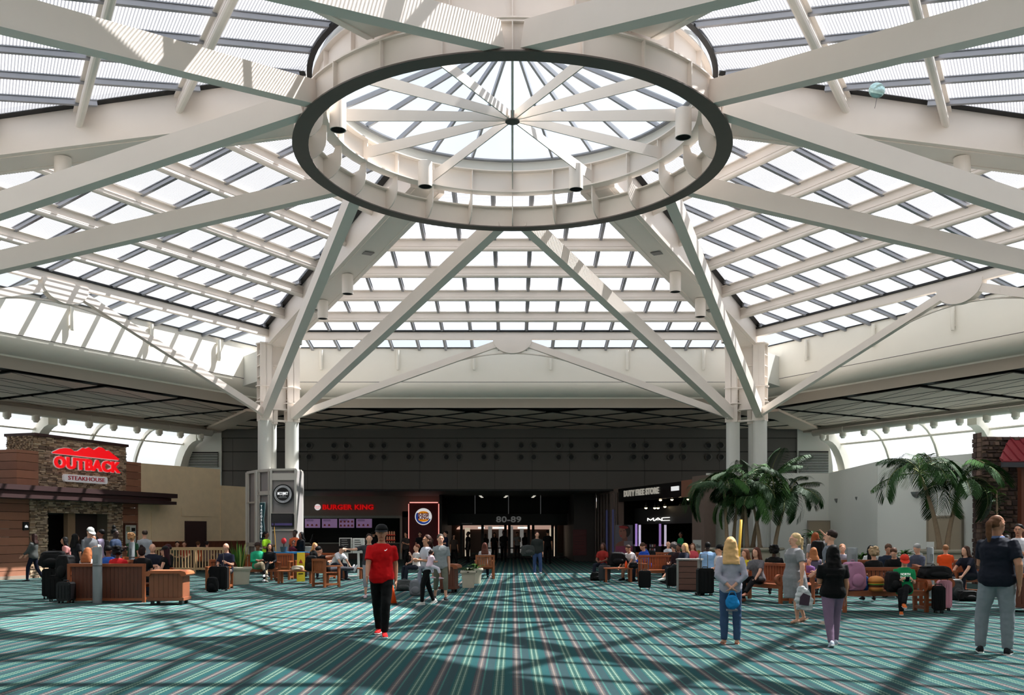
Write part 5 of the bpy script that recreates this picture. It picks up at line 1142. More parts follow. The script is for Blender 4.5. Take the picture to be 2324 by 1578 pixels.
LEGS = {'stand':((.02,.05,-1),(-.03,0,-1)),'fwd':((.38,.03,-1),(.06,0,-1)),'back':((-.18,.03,-1),(-.55,0,-.9)),'backlow':((-.22,.03,-1),(-.4,0,-1)),'sit':((1,.14,-.03),(.06,0,-1)),'out':((1,.1,-.02),(.75,0,-.62)),
 'cross':((1,-.3,.22),(.5,-.2,-.75)),'figure4':((.85,.45,.12),(.25,-1,.08)),'up':((1,.0,.1),(1,0,-.06)),'wide':((.05,.2,-1),(-.05,.05,-1))}
def loft(mb, spine, n=16):   # spine: list of (center, xdir, ydir, hw, hd)
    vs = []; fs = []
    for c, xd, yd, a, b in spine:
        for k in range(n):
            t = 2*math.pi*k/n; ct, st = math.cos(t), math.sin(t); e = .85
            vs.append(c+xd*a*math.copysign(abs(ct)**e, ct)+yd*b*math.copysign(abs(st)**e, st))
    for i in range(len(spine)-1):
        for k in range(n): fs.append((i*n+k, i*n+(k+1)%n, (i+1)*n+(k+1)%n, (i+1)*n+k))
    fs += [tuple(range(n))[::-1], tuple(range((len(spine)-1)*n, len(spine)*n))]
    mb.add(vs, fs)
def remesh(name, mb, m, parent, vox, it=3, wr=0):
    me = bpy.data.meshes.new(name); me.from_pydata(mb.v, [], mb.f); me.materials.append(m)
    bm = bmesh.new(); bm.from_mesh(me); bmesh.ops.recalc_face_normals(bm, faces=bm.faces); bm.to_mesh(me); bm.free()
    o = link(name, me, parent); r = o.modifiers.new('r', 'REMESH'); r.mode = 'VOXEL'; r.voxel_size = vox; r.use_smooth_shade = True
    s = o.modifiers.new('s', 'SMOOTH'); s.iterations = it; s.factor = .5
    PEND.append((o, m, wr)); return o
def hand(mb, w, fd, side, s, curl=.5, r=.0095):
    fd = fd.normalized(); n = Vector((-side,0,0)); n = (n-fd*n.dot(fd)); n = n.normalized() if n.length > .15 else Vector((0,0,-1)); wd = fd.cross(n).normalized()
    if wd.y > 0: wd = -wd       # index finger side forwards
    M = Matrix((wd, n, fd)).transposed()
    mb.ell(w+fd*.05*s, (.041*s, .017*s, .056*s), 12, 8, M); mb.tube([w-fd*.03*s, w+fd*.03*s], [.026*s,.026*s], 8)
    for i, L in enumerate((.068,.08,.075,.056)):
        b = w+fd*.09*s+wd*(.028-.0187*i)*s; d1 = (fd+n*curl*.35).normalized(); d2 = (fd+n*curl*1.1).normalized()
        mb.tube([b-fd*.02*s, b+d1*L*.5*s, b+(d1*.5+d2*.5)*L*s], [r*s*1.05, r*s, r*s*.8], 7)
    b = w+fd*.025*s+wd*.03*s; d1 = (fd*.7+wd*.75+n*.25).normalized(); d2 = (fd*.95+wd*.3+n*.4).normalized()
    mb.tube([b-d1*.01*s, b+d1*.035*s, b+d1*.035*s+d2*.035*s], [r*1.25*s, r*1.15*s, r*.9*s], 7)
def person(label, loc, face=0, H=1.72, skin='l', arms=('down','down'), legs=('stand','stand'), shirt=(90,90,90), pants=(30,34,46), shoes=(30,30,32),
           hair=(50,34,26), hstyle='short', sleeve='short', bottom='long', lean=0, sit=None, g=1.07, near=False, hat=None, twist=0, nod=0, fem=False, group=None, extra=None, bare=False, hood=None, tip=0):
    s = H/1.75; vox = .0085 if near else .017; cv = .013 if near else .02
    root = thing('person', label, 'person', loc, R(face), group)
    sd = (1, -1)          # person's left = +x
    dl = []
    for i in (0,1):
        a, b = LEGS[legs[i]] if isinstance(legs[i], str) else legs[i]
        dl.append((V(a[0], a[1]*sd[i], a[2]).normalized(), V(b[0], b[1]*sd[i], b[2]).normalized()))
    LT, LS = .44*s, .42*s
    hz = sit if sit else max(-(t.z*LT+u.z*LS) for t, u in dl)+.085*s
    hip = Vector((0,0,hz)); skinm = SK[skin]
    up = V(math.sin(R(lean)), math.sin(R(tip)), math.cos(R(lean))).normalized(); xd = Vector((1,0,0)); xd = (xd-up*xd.dot(up)).normalized(); yd = up.cross(xd)
    Tm = Matrix.Rotation(R(twist),3,up)
    xs_ = Tm @ xd; ys_ = Tm @ yd
    fw = .92 if fem else 1.0
    prof_ = [(-.10,.13,.10),(-.03,.168,.118),(.04,.165,.115),(.13,.145*(.93 if fem else 1.03),.102),(.22,.138*(.88 if fem else 1.05),.1),(.32,.152,.114),(.40,.165,.112),(.45,.158,.098),(.49,.125,.08),(.52,.085,.065),(.555,.058,.055)]
    def torso(mb, t0, t1, grow, belly=0):
        sp = []
        for t, a, b in prof_:
            if t < t0 or t > t1: continue
            k = max(0, min(1, t/.4)); xx = xd.lerp(xs_, k).normalized(); yy = yd.lerp(ys_, k).normalized(); gg = g if t < .45 else 1+(g-1)*.5
            sp.append((hip+up*t*s-yy*(-.0)+(-yy if 0 else yy*0), xx, yy, (a*gg*fw)*s+grow, b*gg*s+grow))
        loft(mb, sp)
    sh = [hip+up*.445*s+xs_*sd[i]*.163*s*fw*(1+(g-1)*.6) for i in (0,1)]
    ar = []
    for i in (0,1):
        a, b = ARMS[arms[i]] if isinstance(arms[i], str) else arms[i]
        ua = Tm @ V(a[0], a[1]*sd[i], a[2]).normalized(); fa = Tm @ V(b[0], b[1]*sd[i], b[2]).normalized(); e = sh[i]+ua*.29*s; w = e+fa*.25*s; ar.append((sh[i], e, w, ua, fa))
    neck = hip+up*.52*s; hd = (up*.5+Vector((0,0,1))*.5+V(math.sin(R(nod)),0,0)*.55).normalized(); hc = neck+Vector((0,0,.03*s))+hd*.125*s
    fwd = Matrix.Rotation(R(twist*1.4),3,'Z') @ V(math.cos(R(nod)),0,-math.sin(R(nod))).normalized(); upn = hd; upn = (upn-fwd*upn.dot(fwd)).normalized(); rt = fwd.cross(upn)
    HM = Matrix((rt, fwd, upn)).transposed()          # local head: x right, y forward, z up
    sH = s; hs = 1.07
    h = lambda x, y, z: hc+HM @ Vector((x*s*hs,y*s*hs,z*s*hs))
    # body
    mb = MB(); torso(mb, -.1, .56, -.016); lk = .84 if bottom in ('long','tight','crop') else 1
    mb.tube([neck-up*.04*s, hc-HM @ Vector((0,.02*s,.03*s))], [.062*s,.052*s], 12)
    mb.ell(h(0,-.012,.02), (.081*s,.101*s,.105*s), 16, 12, HM); mb.ell(h(0,.022,-.035), (.062*s,.071*s,.087*s), 14, 10, HM); mb.ell(h(0,.07,-.083), (.026*s,.02*s,.018*s), 8, 6, HM)
    mb.tube([h(0,.083,.03), h(0,.108,-.02), h(0,.098,-.032)], [.008*s,.014*s,.012*s], 8)
    mb.ell(h(0,.082,-.055), (.024*s,.012*s,.012*s), 8, 6, HM); mb.ell(h(0,.075,.04), (.05*s,.016*s,.012*s), 10, 6, HM)
    for i in sd: mb.ell(h(i*.078,-.005,.0), (.012*s,.02*s,.032*s), 8, 7, HM)
    gg = 1+(g-1)*.8
    for i in (0,1):
        S, E, W, ua, fa = ar[i]
        mb.tube([S-ua*.01*s, S+ua*.1*s, E, E+fa*.07*s, W], [.05*s*gg,.045*s*gg,.038*s*gg,.037*s*gg,.025*s], 10)
        hand(mb, W, fa, sd[i], s, .6 if arms[i] in ('bent','lap','behind','carry') else .35, .0095 if near else .013)
        hp = hip+xd*sd[i]*.088*s*fw; kn = hp+dl[i][0]*LT; an = kn+dl[i][1]*LS
        mb.tube([hp, hp.lerp(kn,.35), kn, kn.lerp(an,.3), an.lerp(kn,.12), an], [.078*s*g*lk,.072*s*g*lk,.05*s*gg*lk,.052*s*gg*(lk if bottom != 'crop' else 1),.034*s,.034*s], 10)
        ar[i] = ar[i]+(hp, kn, an)
        ft = V(1,sd[i]*.15,0) if dl[i][1].z < -.5 else V(.35, sd[i]*.1, .8 if dl[i][1].z > -.2 else .5)
        if legs[i] in ('back','backlow'): ft = V(.75,0,-.62 if legs[i] == 'back' else -.35)
        if legs[i] == 'cross': ft = V(1,0,-.1)
        ft.normalize(); ar[i] = ar[i]+(ft,)
        if bare: mb.tube([an-ft*.03*s-Vector((0,0,.04*s)), an+ft*.06*s-Vector((0,0,.045*s)), an+ft*.15*s-Vector((0,0,.062*s))], [.036*s,.034*s,.022*s], 9)
    remesh('body', mb, skinm, root, vox, 2)
    # shirt
    sm = shirt if not isinstance(shirt, tuple) else colmat(shirt)
    mb = MB(); torso(mb, -.11 if bottom != 'dress' else -.03, .525, .016+(.006 if sleeve == 'long' else 0))
    fr = {'short':.72,'long':1.75,'none':.12,'threeq':1.35}[sleeve]
    for i in (0,1):
        S, E, W, ua, fa = ar[i][:5]; r0 = .058*s*gg+.008
        pts = [S-ua*.03*s, S+ua*.08*s]; rr_ = [r0*.9, r0]
        if fr <= 1: pts.append(S.lerp(E, max(fr,.3))); rr_.append(r0*.95)
        else: pts += [E, E.lerp(W, min(fr-1,.95))]; rr_ += [r0*.84, r0*.66]
        mb.tube(pts, rr_, 10)
    if hood: mb.ell(neck-fwd*.085*s-up*.09*s, (.13*s,.055*s,.1*s), 12, 8)
    remesh('dress' if bottom == 'dress' else 'shirt', mb, sm, root, cv, 4, (.007 if near else .004)*(.3 if bottom == 'tight' else 1)) if bottom != 'dress' else None
    if bottom == 'dress':
        sp = []
        kn = (ar[0][6]+ar[1][6])/2; hem = (ar[0][5].lerp(ar[0][6],1.05)+ar[1][5].lerp(ar[1][6],1.05))/2
        loft(mb, [(hip+up*.08*s, xd, yd, .165*g*s, .125*g*s),(hip-up*.06*s, xd, yd, .19*g*s, .15*g*s),(hip.lerp(hem,.5), xd, yd, .185*g*s, .16*g*s),(hem, xd, yd, .165*g*s, .165*g*s)])
        torso(mb, -.03, .525, .018)
        for i in (0,1):
            S, E = ar[i][:2]; ua = ar[i][3]; r0 = .058*s*gg+.008; mb.tube([S-ua*.03*s, S+ua*.08*s, S.lerp(E,.7)], [r0*.9,r0,r0*.95], 10)
        remesh('dress', mb, sm, root, cv, 4, .006)
    else:
        pm = colmat(pants); mb = MB(); torso(mb, -.1, .07, .012)
        for i in (0,1):
            hp, kn, an = ar[i][5:8]; k_ = 1.0 if bottom != 'tight' else .92
            pts = [hp-dl[i][0]*.02, hp.lerp(kn,.3), kn]; rr_ = [.098*s*g*k_,.09*s*g*k_,.066*s*gg*k_+.004]
            if bottom == 'shorts': pts[-1] = hp.lerp(kn,.92); rr_[-1] = .078*s*gg
            elif bottom == 'crop': pts += [kn.lerp(an,.55)]; rr_ += [.06*s*gg]
            else: pts += [kn.lerp(an,.35), kn.lerp(an,1.04)]; rr_ += [(.068 if bottom != 'tight' else .058)*s*gg, (.052 if bottom != 'tight' else .042)*s*gg]
            mb.tube(pts, rr_, 12)
        remesh('shorts' if bottom == 'shorts' else 'trousers', mb, pm, root, cv, 4, (.007 if near else .004)*(.3 if bottom == 'tight' else 1))
    # shoes
    for i in (0,1):
        an, ft = ar[i][7], ar[i][8]; u_ = Vector((0,0,1)) if abs(ft.z) < .5 else V(-.6,0,.8)
        u_ = (u_-ft*u_.dot(ft)).normalized(); x_ = ft.cross(u_); M_ = Matrix((x_, ft, u_)).transposed(); b = an-u_*.05*s
        mb = MB()
        secs = [(-.075,.030,.045,.0),(-.05,.036,.055,.002),(.0,.037,.052,.0),(.07,.043,.034,-.014),(.13,.044,.026,-.02),(.175,.03,.018,-.026)] if not bare else [(-.06,.034,.008,-.04),(.05,.04,.008,-.04),(.13,.044,.008,-.04),(.18,.03,.006,-.04)]
        loft(mb, [(b+ft*q*s+u_*z*s, x_, u_, a*s, c*s) for q, a, c, z in secs], 12)
        shoe = mb.build('shoe' if not bare else 'sandal', colmat(shoes), root, True)
        if near and not bare:
            mb = MB(); loft(mb, [(b+ft*q*s-u_*.036*s, x_, u_, a*s, .012*s) for q, a in ((-.082,.03),(-.05,.04),(.05,.043),(.13,.047),(.185,.03))], 12); mb.build('sole', colmat((225,225,222)), shoe)
            for q in range(3): mb = MB(); mb.tube([b+ft*(.03+q*.025)*s+u_*(.03-.012*q)*s-x_*.02*s, b+ft*(.03+q*.025)*s+u_*(.034-.012*q)*s+x_*.02*s], .004*s, 5); mb.build('lace', colmat((230,230,228)), shoe)
        elif near: mb = MB(); mb.tube([b+ft*.1*s-x_*.042*s-u_*.03*s, b+ft*.09*s+u_*.0*s, b+ft*.1*s+x_*.042*s-u_*.03*s], .009*s, 6); mb.build('strap', colmat(shoes), shoe)
    # hair
    if hstyle != 'bald':
        hm = colmat(hair, .6); mb = MB()
        mb.ell(h(0,-.03,.046), (.092*s,.106*s,.097*s), 16, 10, HM)
        if hstyle in ('long','longer','pony','bun','bob'): mb.ell(h(0,-.045,-.01), (.09*s,.09*s,.106*s), 14, 10, HM)
        if hstyle in ('long','longer','bob'):
            L_ = {'long':.22,'longer':.31,'bob':.14}[hstyle]
            bk_ = -fwd*.085*s; w0 = .095*s
            dn = Vector((0,0,-1)); loft(mb, [(h(0,-.05,.03), rt, fwd, .095*s, .068*s),(h(0,-.062,-.08), rt, fwd, .115*s, .062*s),(h(0,-.085,-.08)+dn*L_*.5*s, rt, fwd, .14*s, .06*s),(h(0,-.12,-.08)+dn*L_*s, rt, fwd, .145*s, .04*s)])
            for i in sd: mb.tube([h(i*.07,.01,.05), h(i*.088,.0,-.05), h(i*.095,-.01,-.09)+dn*L_*.35*s], [.028*s,.026*s,.02*s], 8)
        if hstyle == 'pony': mb.tube([h(0,-.11,.05), h(0,-.15,.02), h(0,-.15,-.1), h(0,-.14,-.22)], [.025*s,.034*s,.03*s,.012*s], 9)
        if hstyle == 'bun': mb.ell(h(0,-.07,.13), (.045*s,.045*s,.045*s), 10, 8)
        if hstyle == 'afro':
            mb.ell(h(0,-.035,.05), (.13*s,.13*s,.13*s), 14, 10)
            for q in range(26): a_ = q*2.4; z_ = math.sin(q*.9)*.09; mb.ell(h(.11*math.cos(a_)*math.cos(z_*8),-.035-.11*abs(math.sin(a_)),.05+z_), (.035*s,)*3, 8, 6)
        if hstyle == 'bunhigh': mb.ell(h(0,-.05,.17), (.06*s,.06*s,.075*s), 10, 8)
        o = remesh('hair', mb, hm, root, .011 if near else .016, 1, .012 if near else .006)
        # keep the face clear: cut hair in front of the brow plane
    if hat:
        kind_, hc_ = hat; hm = colmat(hc_, .6); mb = MB()
        tl = [(.001,.125),(.04,.122),(.075,.1),(.096,.06),(.1,.03),(.094,.03),(.001,.10)]
        mb.lathe([(r*s, z*s) for r, z in tl], n=20); me = mb.mesh('hat_crown', hm); me.transform(Matrix.Translation(h(0,-.015,.022)) @ HM.to_4x4()); me.shade_smooth(); hat_o = link('hat', me, root)
        mb = MB()
        if kind_ == 'cap': mb.add([v for k in range(9) for v in (h(.088*math.cos(R(20+17.5*k)), -.015+.088*math.sin(R(20+17.5*k)), .056), h(.1*math.cos(R(20+17.5*k)), .02+.145*math.sin(R(20+17.5*k)), .036))]+[v for k in range(9) for v in (h(.088*math.cos(R(20+17.5*k)), -.015+.088*math.sin(R(20+17.5*k)), .049), h(.1*math.cos(R(20+17.5*k)), .02+.145*math.sin(R(20+17.5*k)), .030))],
            [(2*k,2*k+1,2*k+3,2*k+2) for k in range(8)]+[(18+2*k,18+2*k+2,18+2*k+3,18+2*k+1) for k in range(8)]+[(2*k+1,18+2*k+1,18+2*k+3,2*k+3) for k in range(8)])
        elif kind_ == 'brim': mb2 = MB(); mb.lathe([(.09*s,.05*s),(.17*s,.035*s),(.17*s,.03*s),(.09*s,.04*s)], n=20, closed=True); mb.v = [tuple(h(0,-.015,.02)+HM @ Vector(v)) for v in mb.v]
        if mb.v: mb.build('brim' if kind_ != 'cap' else 'visor', hm, hat_o)
    if near or vox < .02:
        for i in sd:
            mb = MB(); mb.ell(h(i*.03,.079,.012), (.0105*s,.008*s,.0065*s), 10, 7, HM); e_ = mb.build('eye', colmat((232,228,222),.2), root, True); mb = MB(); mb.ell(h(i*.03,.085,.012), (.0062*s,.004*s,.0058*s), 8, 6, HM); mb.build('iris', colmat((40,28,22),.2), e_, True)
            if near: mb = MB(); mb.tube([h(i*.016,.088,.034), h(i*.035,.087,.038), h(i*.052,.078,.032)], .004*s, 5); mb.build('eyebrow', colmat(hair), root)
        if near: mb = MB(); mb.tube([h(-.024,.086,-.055), h(-.01,.0945,-.053), h(.01,.0945,-.053), h(.024,.086,-.055)], .005*s, 6); mb.build('lips', colmat((160,84,76)), root)
    root['hc'] = 0; del root['hc']
    return root, dict(hip=hip, neck=neck, h=h, up=up, fwd=fwd, ar=ar, s=s, HM=HM, xd=xd)
def gat(px, py): p = G(px, py); return (p.x, p.y, 0)
def xat(px, d): return (*at(px, d), 0)

# --- near walkers and standers
man, i_ = person('man in bright red t-shirt, black trousers and cap walking towards the camera', gat(866,1443), 4, 1.80, 't', ('back','fwd'), (((.34,-.03,-1),(-.02,-.05,-1)),((-.14,-.03,-1),(-.48,-.04,-1))), (206,10,16), (16,16,18), (206,24,26), (30,24,22), near=True, hat=('cap',(20,20,22)), g=1.1, nod=4)
mb = MB(); c_ = i_['neck']; pts_ = [(0,0),(.012,.006),(.03,.004),(.05,.014),(.062,.03),(.056,.012),(.044,.0),(.028,-.006),(.012,-.012),(.018,-.002)]
mb.ext([(.05+x*.8, c_.y-.142, c_.z-.11+z) for x, z in pts_], (0,.01,0)); mb.build('chest_emblem', glowwhite, man)
mom, i_ = person('woman in white top and black leggings carrying a small child', gat(968,1372), -55, 1.62, 't', ('carry','carry'), ('fwd','backlow'), (190,190,200), (14,14,16), (206,204,196), (60,36,28), 'pony', near=True, fem=True, bottom='tight')
mb = MB(); c_ = i_['hip']; mb.tube([(-.12,-.13,c_.z+.02),(0,-.16,c_.z),(.12,-.13,c_.z+.02)], .03, 8); mb.tube([(.0,-.16,c_.z),(.02,-.18,c_.z-.25),(.05,-.17,c_.z-.4)], [.035,.045,.03], 8); mb.tube([(.0,-.16,c_.z),(-.05,-.17,c_.z-.2),(-.06,-.16,c_.z-.34)], [.03,.04,.02], 8); remesh('tied_jumper', mb, colmat((130,132,146)), mom, .013, 2, .01)
kd, _ = person('small child in pink and white carried against the shoulder', (*at(975,20.95), .62), 125, .78, 't', ('carry','carry'), (((.8,.6,-.4),(.2,.1,-1)),((.8,.6,-.4),(.2,.1,-1))), (232,200,214), (226,214,226), (214,170,180), (44,30,26), 'pony', sit=.30, lean=12, near=True, g=1.12, fem=True, bottom='crop')
person('man in grey t-shirt, sunglasses and cargo shorts behind the woman with child', xat(1000,22.9), 15, 1.64, 'l', ('down','side'), ('fwd','backlow'), (146,152,154), (110,112,98), (50,50,52), (90,80,70), near=True, bottom='crop', g=1.05)
person('person hidden behind the red shirt man, pointing left with bare arm', xat(838,23.6), 10, 1.62, 'l', ('down',((.5,.75,-.2),(.6,.75,.05))), ('stand','fwd'), (60,60,64), (150,150,156), (200,176,182), (60,44,36), bottom='crop')
bl, i_ = person('woman with long blonde hair in lilac grey hoodie and jeans seen from behind', gat(1658,1462), 172, 1.58, 'l', ('behind','behind'), ('stand','stand'), (176,174,188), (62,86,120), (170,120,100), (228,182,124), 'long', 'long', near=True, fem=True, hood=True, g=1.08, bare=True)
bgm = colmat((34,140,206)); wp = lambda r_, v: Matrix.Translation(r_.location) @ Matrix.Rotation(r_.rotation_euler.z,4,'Z') @ v
hq = wp(bl, (i_['ar'][0][2]+i_['ar'][1][2])/2); hb = thing('handbag', 'bright blue pouch held behind her back by the blonde woman', 'bag', (hq.x, hq.y-.05, hq.z-.24)); mb = MB(); mb.ell((0,0,0),(.105,.05,.11),14,10); remesh('body', mb, bgm, hb, .012, 2, .012); mb = MB(); mb.lohi((-.08,-.045,-.125),(.07,.045,-.10)); mb.build('base_strip', colmat((120,120,128)), hb); mb = MB(); mb.tube([(-.06,0,.09),(-.03,0,.16),(.03,0,.16),(.06,0,.09)], .008, 6); mb.build('handle', bgm, hb)
gd, i_ = person('blonde ponytailed woman in short grey dress walking left with a shopping bag', gat(1803,1414), -78, 1.64, 'l', (((-.02,.42,-1),(.12,.1,-1)),'down'), ('stand','backlow'), (138,138,140), (0,0,0), (120,96,76), (208,178,130), 'pony', near=True, fem=True, g=1.38, bottom='dress', bare=True)
sb = thing('shopping_bag', 'white plastic shopping bag with dark print held by the woman in grey dress', 'bag', tuple(wp(gd, i_['ar'][0][2]+Vector((0,0,-.1)))-Vector((-.03,.0,.46)))); mb = MB(); loft(mb, [(Vector((.03,0,0)), Vector((1,0,0)), Vector((0,1,0)), .15, .05),(Vector((.01,0,.2)), Vector((1,0,0)), Vector((0,1,0)), .17, .06),(Vector((-.02,0,.36)), Vector((1,0,0)), Vector((0,1,0)), .11, .04),(Vector((-.03,0,.44)), Vector((1,0,0)), Vector((0,1,0)), .03, .02)]); remesh('body', mb, colmat((206,208,208)), sb, .014, 2, .03); mb = MB(); mb.ext([(-.1,-.085,.1),(.07,-.09,.08),(.1,-.085,.26),(-.02,-.075,.31),(-.08,-.08,.24)], (0,.01,0)); mb.build('dark_print', colmat((70,56,66)), sb)
person('girl with long dark hair in loose black t-shirt and mauve leggings walking away', gat(1890,1466), 176, 1.49, 't', ('bent','down'), ('backlow','fwd'), (16,16,18), (132,108,132), (196,206,220), (20,16,16), 'longer', near=True, fem=True, g=1.34, bottom='tight')
person('young man in grey t-shirt looking left behind the girl in black', xat(1884,16.9), -120, 1.70, 'l', ('down','fwd'), ('stand','stand'), (112,118,126), (60,60,64), (190,180,160), (44,28,22), near=True, bottom='crop')
bm_, i_ = person('big man with ponytail in navy polo and pale grey trousers seen from behind', gat(2264,1484), 150, 1.90, 't', ('carry','pocket'), ('wide','stand'), (24,28,40), (134,142,148), (34,34,38), (110,76,50), 'bald', near=True, g=1.28, twist=-25)
h = i_['h']; mb = MB(); mb.ell(h(0,-.03,.035),(.083*1.08,.1*1.08,.09*1.08),14,10,i_['HM']); mb.tube([h(0,-.12,.05), h(0,-.16,.02), h(0,-.155,-.08), h(0,-.14,-.2)], [.03,.045,.042,.015], 9); remesh('hair', mb, colmat((104,70,48)), bm_, .011, 1, .012)
mb = MB(); n_ = i_['neck']; mb.lathe([(.07,-.02),(.1,-.03),(.105,-.01),(.075,.02)], c=(n_.x,n_.y,n_.z), n=20, closed=True); mb.build('collar', colmat((90,110,150)), bm_)
person('smiling man in white t-shirt with folded arms at the right edge', xat(2312,20.5), -40, 1.84, 't', ('cross','cross'), ('stand','stand'), (216,216,222), (90,96,110), (40,40,44), (26,22,22), near=True)
person('auburn haired person with black backpack walking away by the beige door', xat(1850,25.0), 175, 1.66, 'l', ('down','head'), ('stand','fwd'), (170,168,170), (40,40,46), (60,60,62), (150,76,40), 'long', fem=True)
softbag('backpack', *at(1856,24.75), .95, R(180), (.34,.2,.5), 'black backpack worn by the auburn haired person')
# --- left side
person('woman in grey cardigan and dark leggings striding left before the stone wall', gat(76,1320), -88, 1.64, 'l', ('fwd','fwd'), ('fwd','back'), (84,86,84), (22,26,44), (40,40,44), (52,32,28), 'bob', 'long', fem=True, bottom='tight', g=1.1)
person('man in grey hoodie and white cap looking down behind the luggage', xat(203,26.2), 62, 1.80, 'l', ('bent','bent'), ('stand','stand'), (118,120,124), (30,34,48), (40,40,40), (80,60,50), 'short', 'long', hat=('cap',(226,226,222)), nod=28, hood=True)
person('man in lilac shirt with black rucksack facing left at the steakhouse door', xat(228,28.6), -80, 1.76, 'b', ('down','down'), ('stand','stand'), (160,150,176), (40,40,46), (30,30,30), (20,18,18))
softbag('backpack', *at(238,28.7), .95, R(90), (.3,.2,.48), 'dark rucksack worn by the man in the lilac shirt')
person('person in white t-shirt with green print beside the man in hoodie', xat(213,27.6), 20, 1.60, 't', ('down','down'), ('stand','stand'), (200,206,200), (60,64,60), (40,40,40), (24,20,18), 'bob', fem=True)
person('tall person with high bun in denim vest facing right by the menu board', xat(262,27.4), 78, 1.76, 'd', ('bent','bent'), ('stand','stand'), (52,66,92), (30,30,36), (30,30,30), (18,14,14), 'bunhigh', 'long', fem=True)
person('person with fair curls in green top seen from behind', xat(300,29.4), 170, 1.62, 'l', ('bent','down'), ('stand','stand'), (44,84,58), (40,40,44), (30,30,30), (186,140,96), 'afro', fem=True)
person('man in pale grey t-shirt with dark back print looking left by the fence', xat(328,30.6), -140, 1.74, 'l', ('down','down'), ('stand','stand'), (160,164,170), (70,72,76), (40,40,40), (66,52,44), g=1.1)
person('person in pink top bending behind the luggage pile', xat(160,28.6), -60, 1.55, 't', ('bent','bent'), ('stand','stand'), (206,140,136), (50,50,56), (40,40,40), (24,20,20), 'bob', lean=20, fem=True)
person('person with black hair leaning beside the pink top', xat(172,27.6), 150, 1.62, 't', ('down','down'), ('stand','stand'), (30,30,34), (30,30,36), (40,40,40), (18,16,16), 'long', fem=True)
def seated(label, px, d, face, **k): 
    k.setdefault('sit', .53); k.setdefault('legs', ('sit','sit')); k.setdefault('arms', ('lap','lap')); z = k.pop('z', 0)
    return person(label, (*at(px, d), z), face, **k)
seated('auburn haired woman in white top behind the slatted bench', 199, 23.1, 180, H=1.62, shirt=(214,208,204), hair=(176,106,64), hstyle='long', fem=True, nod=20)
seated('person in blue shirt seated behind the thick grey post', 246, 24.0, 175, H=1.70, shirt=(44,88,170), hair=(26,20,20), skin='b', nod=15)
seated('curly dark haired person in red shirt behind the slatted bench', 268, 23.1, 180, H=1.66, shirt=(206,34,40), hair=(22,20,22), hstyle='afro', skin='b')
seated('woman with dark bun and black top behind the bench right end', 323, 23.2, 185, H=1.70, shirt=(24,24,28), hair=(40,24,20), hstyle='bun', skin='l', fem=True)
seated('bald man in navy shirt facing right beside the woman with a bun', 346, 26.2, 25, H=1.78, shirt=(28,32,46), hstyle='bald', g=1.15, arms=('lap','cross'))
seated('woman in black top with white fronted black cap facing left', 374, 24.6, -70, H=1.66, shirt=(26,26,28), hair=(50,20,26), hstyle='longer', sleeve='none', hat=('cap',(28,28,30)), fem=True, near=False)
seated('person in maroon hat and black jacket behind the capped woman', 380, 26.8, -30, H=1.70, shirt=(22,22,24), hair=(30,20,20), hat=('brim',(60,20,28)), sleeve='long')
seated('bald man in navy polo with leg crossed, reading his phone', 514, 27.7, -8, H=1.78, shirt=(34,38,58), pants=(110,100,94), hstyle='bald', g=1.1, legs=('sit','figure4'), nod=30, arms=('bent','lap'))
for i, (px_, c_, hc_) in enumerate(((402,(40,60,50),(24,20,18)),(450,(200,80,40),(90,60,40)),(418,(180,70,50),(60,40,30)),(470,(120,90,90),(40,30,30)))):
    seated(('dark haired person in green','person in orange with light brown hair','person in rust red shirt','person in mauve shirt')[i]+' seated behind the cream fence', px_, 39.6, 170 if i%2 else 20, H=1.65, shirt=c_, hair=hc_, hstyle='short')
seated('man in jade green long sleeves and brimmed hat, legs crossed', 585, 31.4, 30, H=1.74, skin='b', shirt=(40,170,126), pants=(176,160,132), hair=(30,24,20), hat=('brim',(60,44,40)), sleeve='long', arms=('cross','cross'), legs=('sit','cross'), shoes=(120,116,110), g=1.08)
seated('woman in black jacket and white top with crossed legs', 612, 31.5, 10, H=1.66, skin='t', shirt=(26,26,30), pants=(18,18,22), hair=(34,24,22), hstyle='long', sleeve='long', legs=('cross','sit'), shoes=(220,220,220), fem=True)
person('cleaner in lime green polo with dark ponytail beside the pylon', xat(604,34.6), 70, 1.70, 'b', ('bent','bent'), ('stand','stand'), (170,230,50), (24,26,34), (30,30,30), (20,18,18), 'pony', fem=True, nod=10)
person('man in orange top standing behind the cleaning counter', xat(669,36.9), -20, 1.76, 'd', ('down','down'), ('stand','stand'), (220,110,70), (50,44,50), (30,30,30), (20,18,18))
person('child in maroon top in front of the man in orange', xat(666,36.3), -10, 1.36, 'b', ('bent','bent'), ('stand','stand'), (110,40,60), (50,44,60), (30,30,30), (18,16,16))
person('woman in long black clothes beside the child in maroon', xat(683,36.0), -40, 1.68, 'b', ('down','bent'), ('stand','stand'), (16,16,18), (16,16,18), (16,16,18), (16,14,14), 'bob', 'long', fem=True)
seated('blonde woman in black cardigan facing right', 715, 33.4, 40, H=1.66, shirt=(24,24,26), hair=(214,160,104), hstyle='bob', sleeve='long', fem=True)
seated('man in white shirt bending forwards behind the timber armchair', 757, 32.8, 60, H=1.76, shirt=(220,220,226), hair=(26,22,22), lean=38, nod=25, sleeve='short', arms=('lean','lean'))
seated('person in black t-shirt lounging with feet up in the central armchair', 742, 28.9, 125, H=1.72, shirt=(18,18,20), pants=(60,60,66), hair=(24,20,20), legs=('up','up'), shoes=(206,206,210), lean=-28, arms=('out','point'), sit=.5, nod=10)
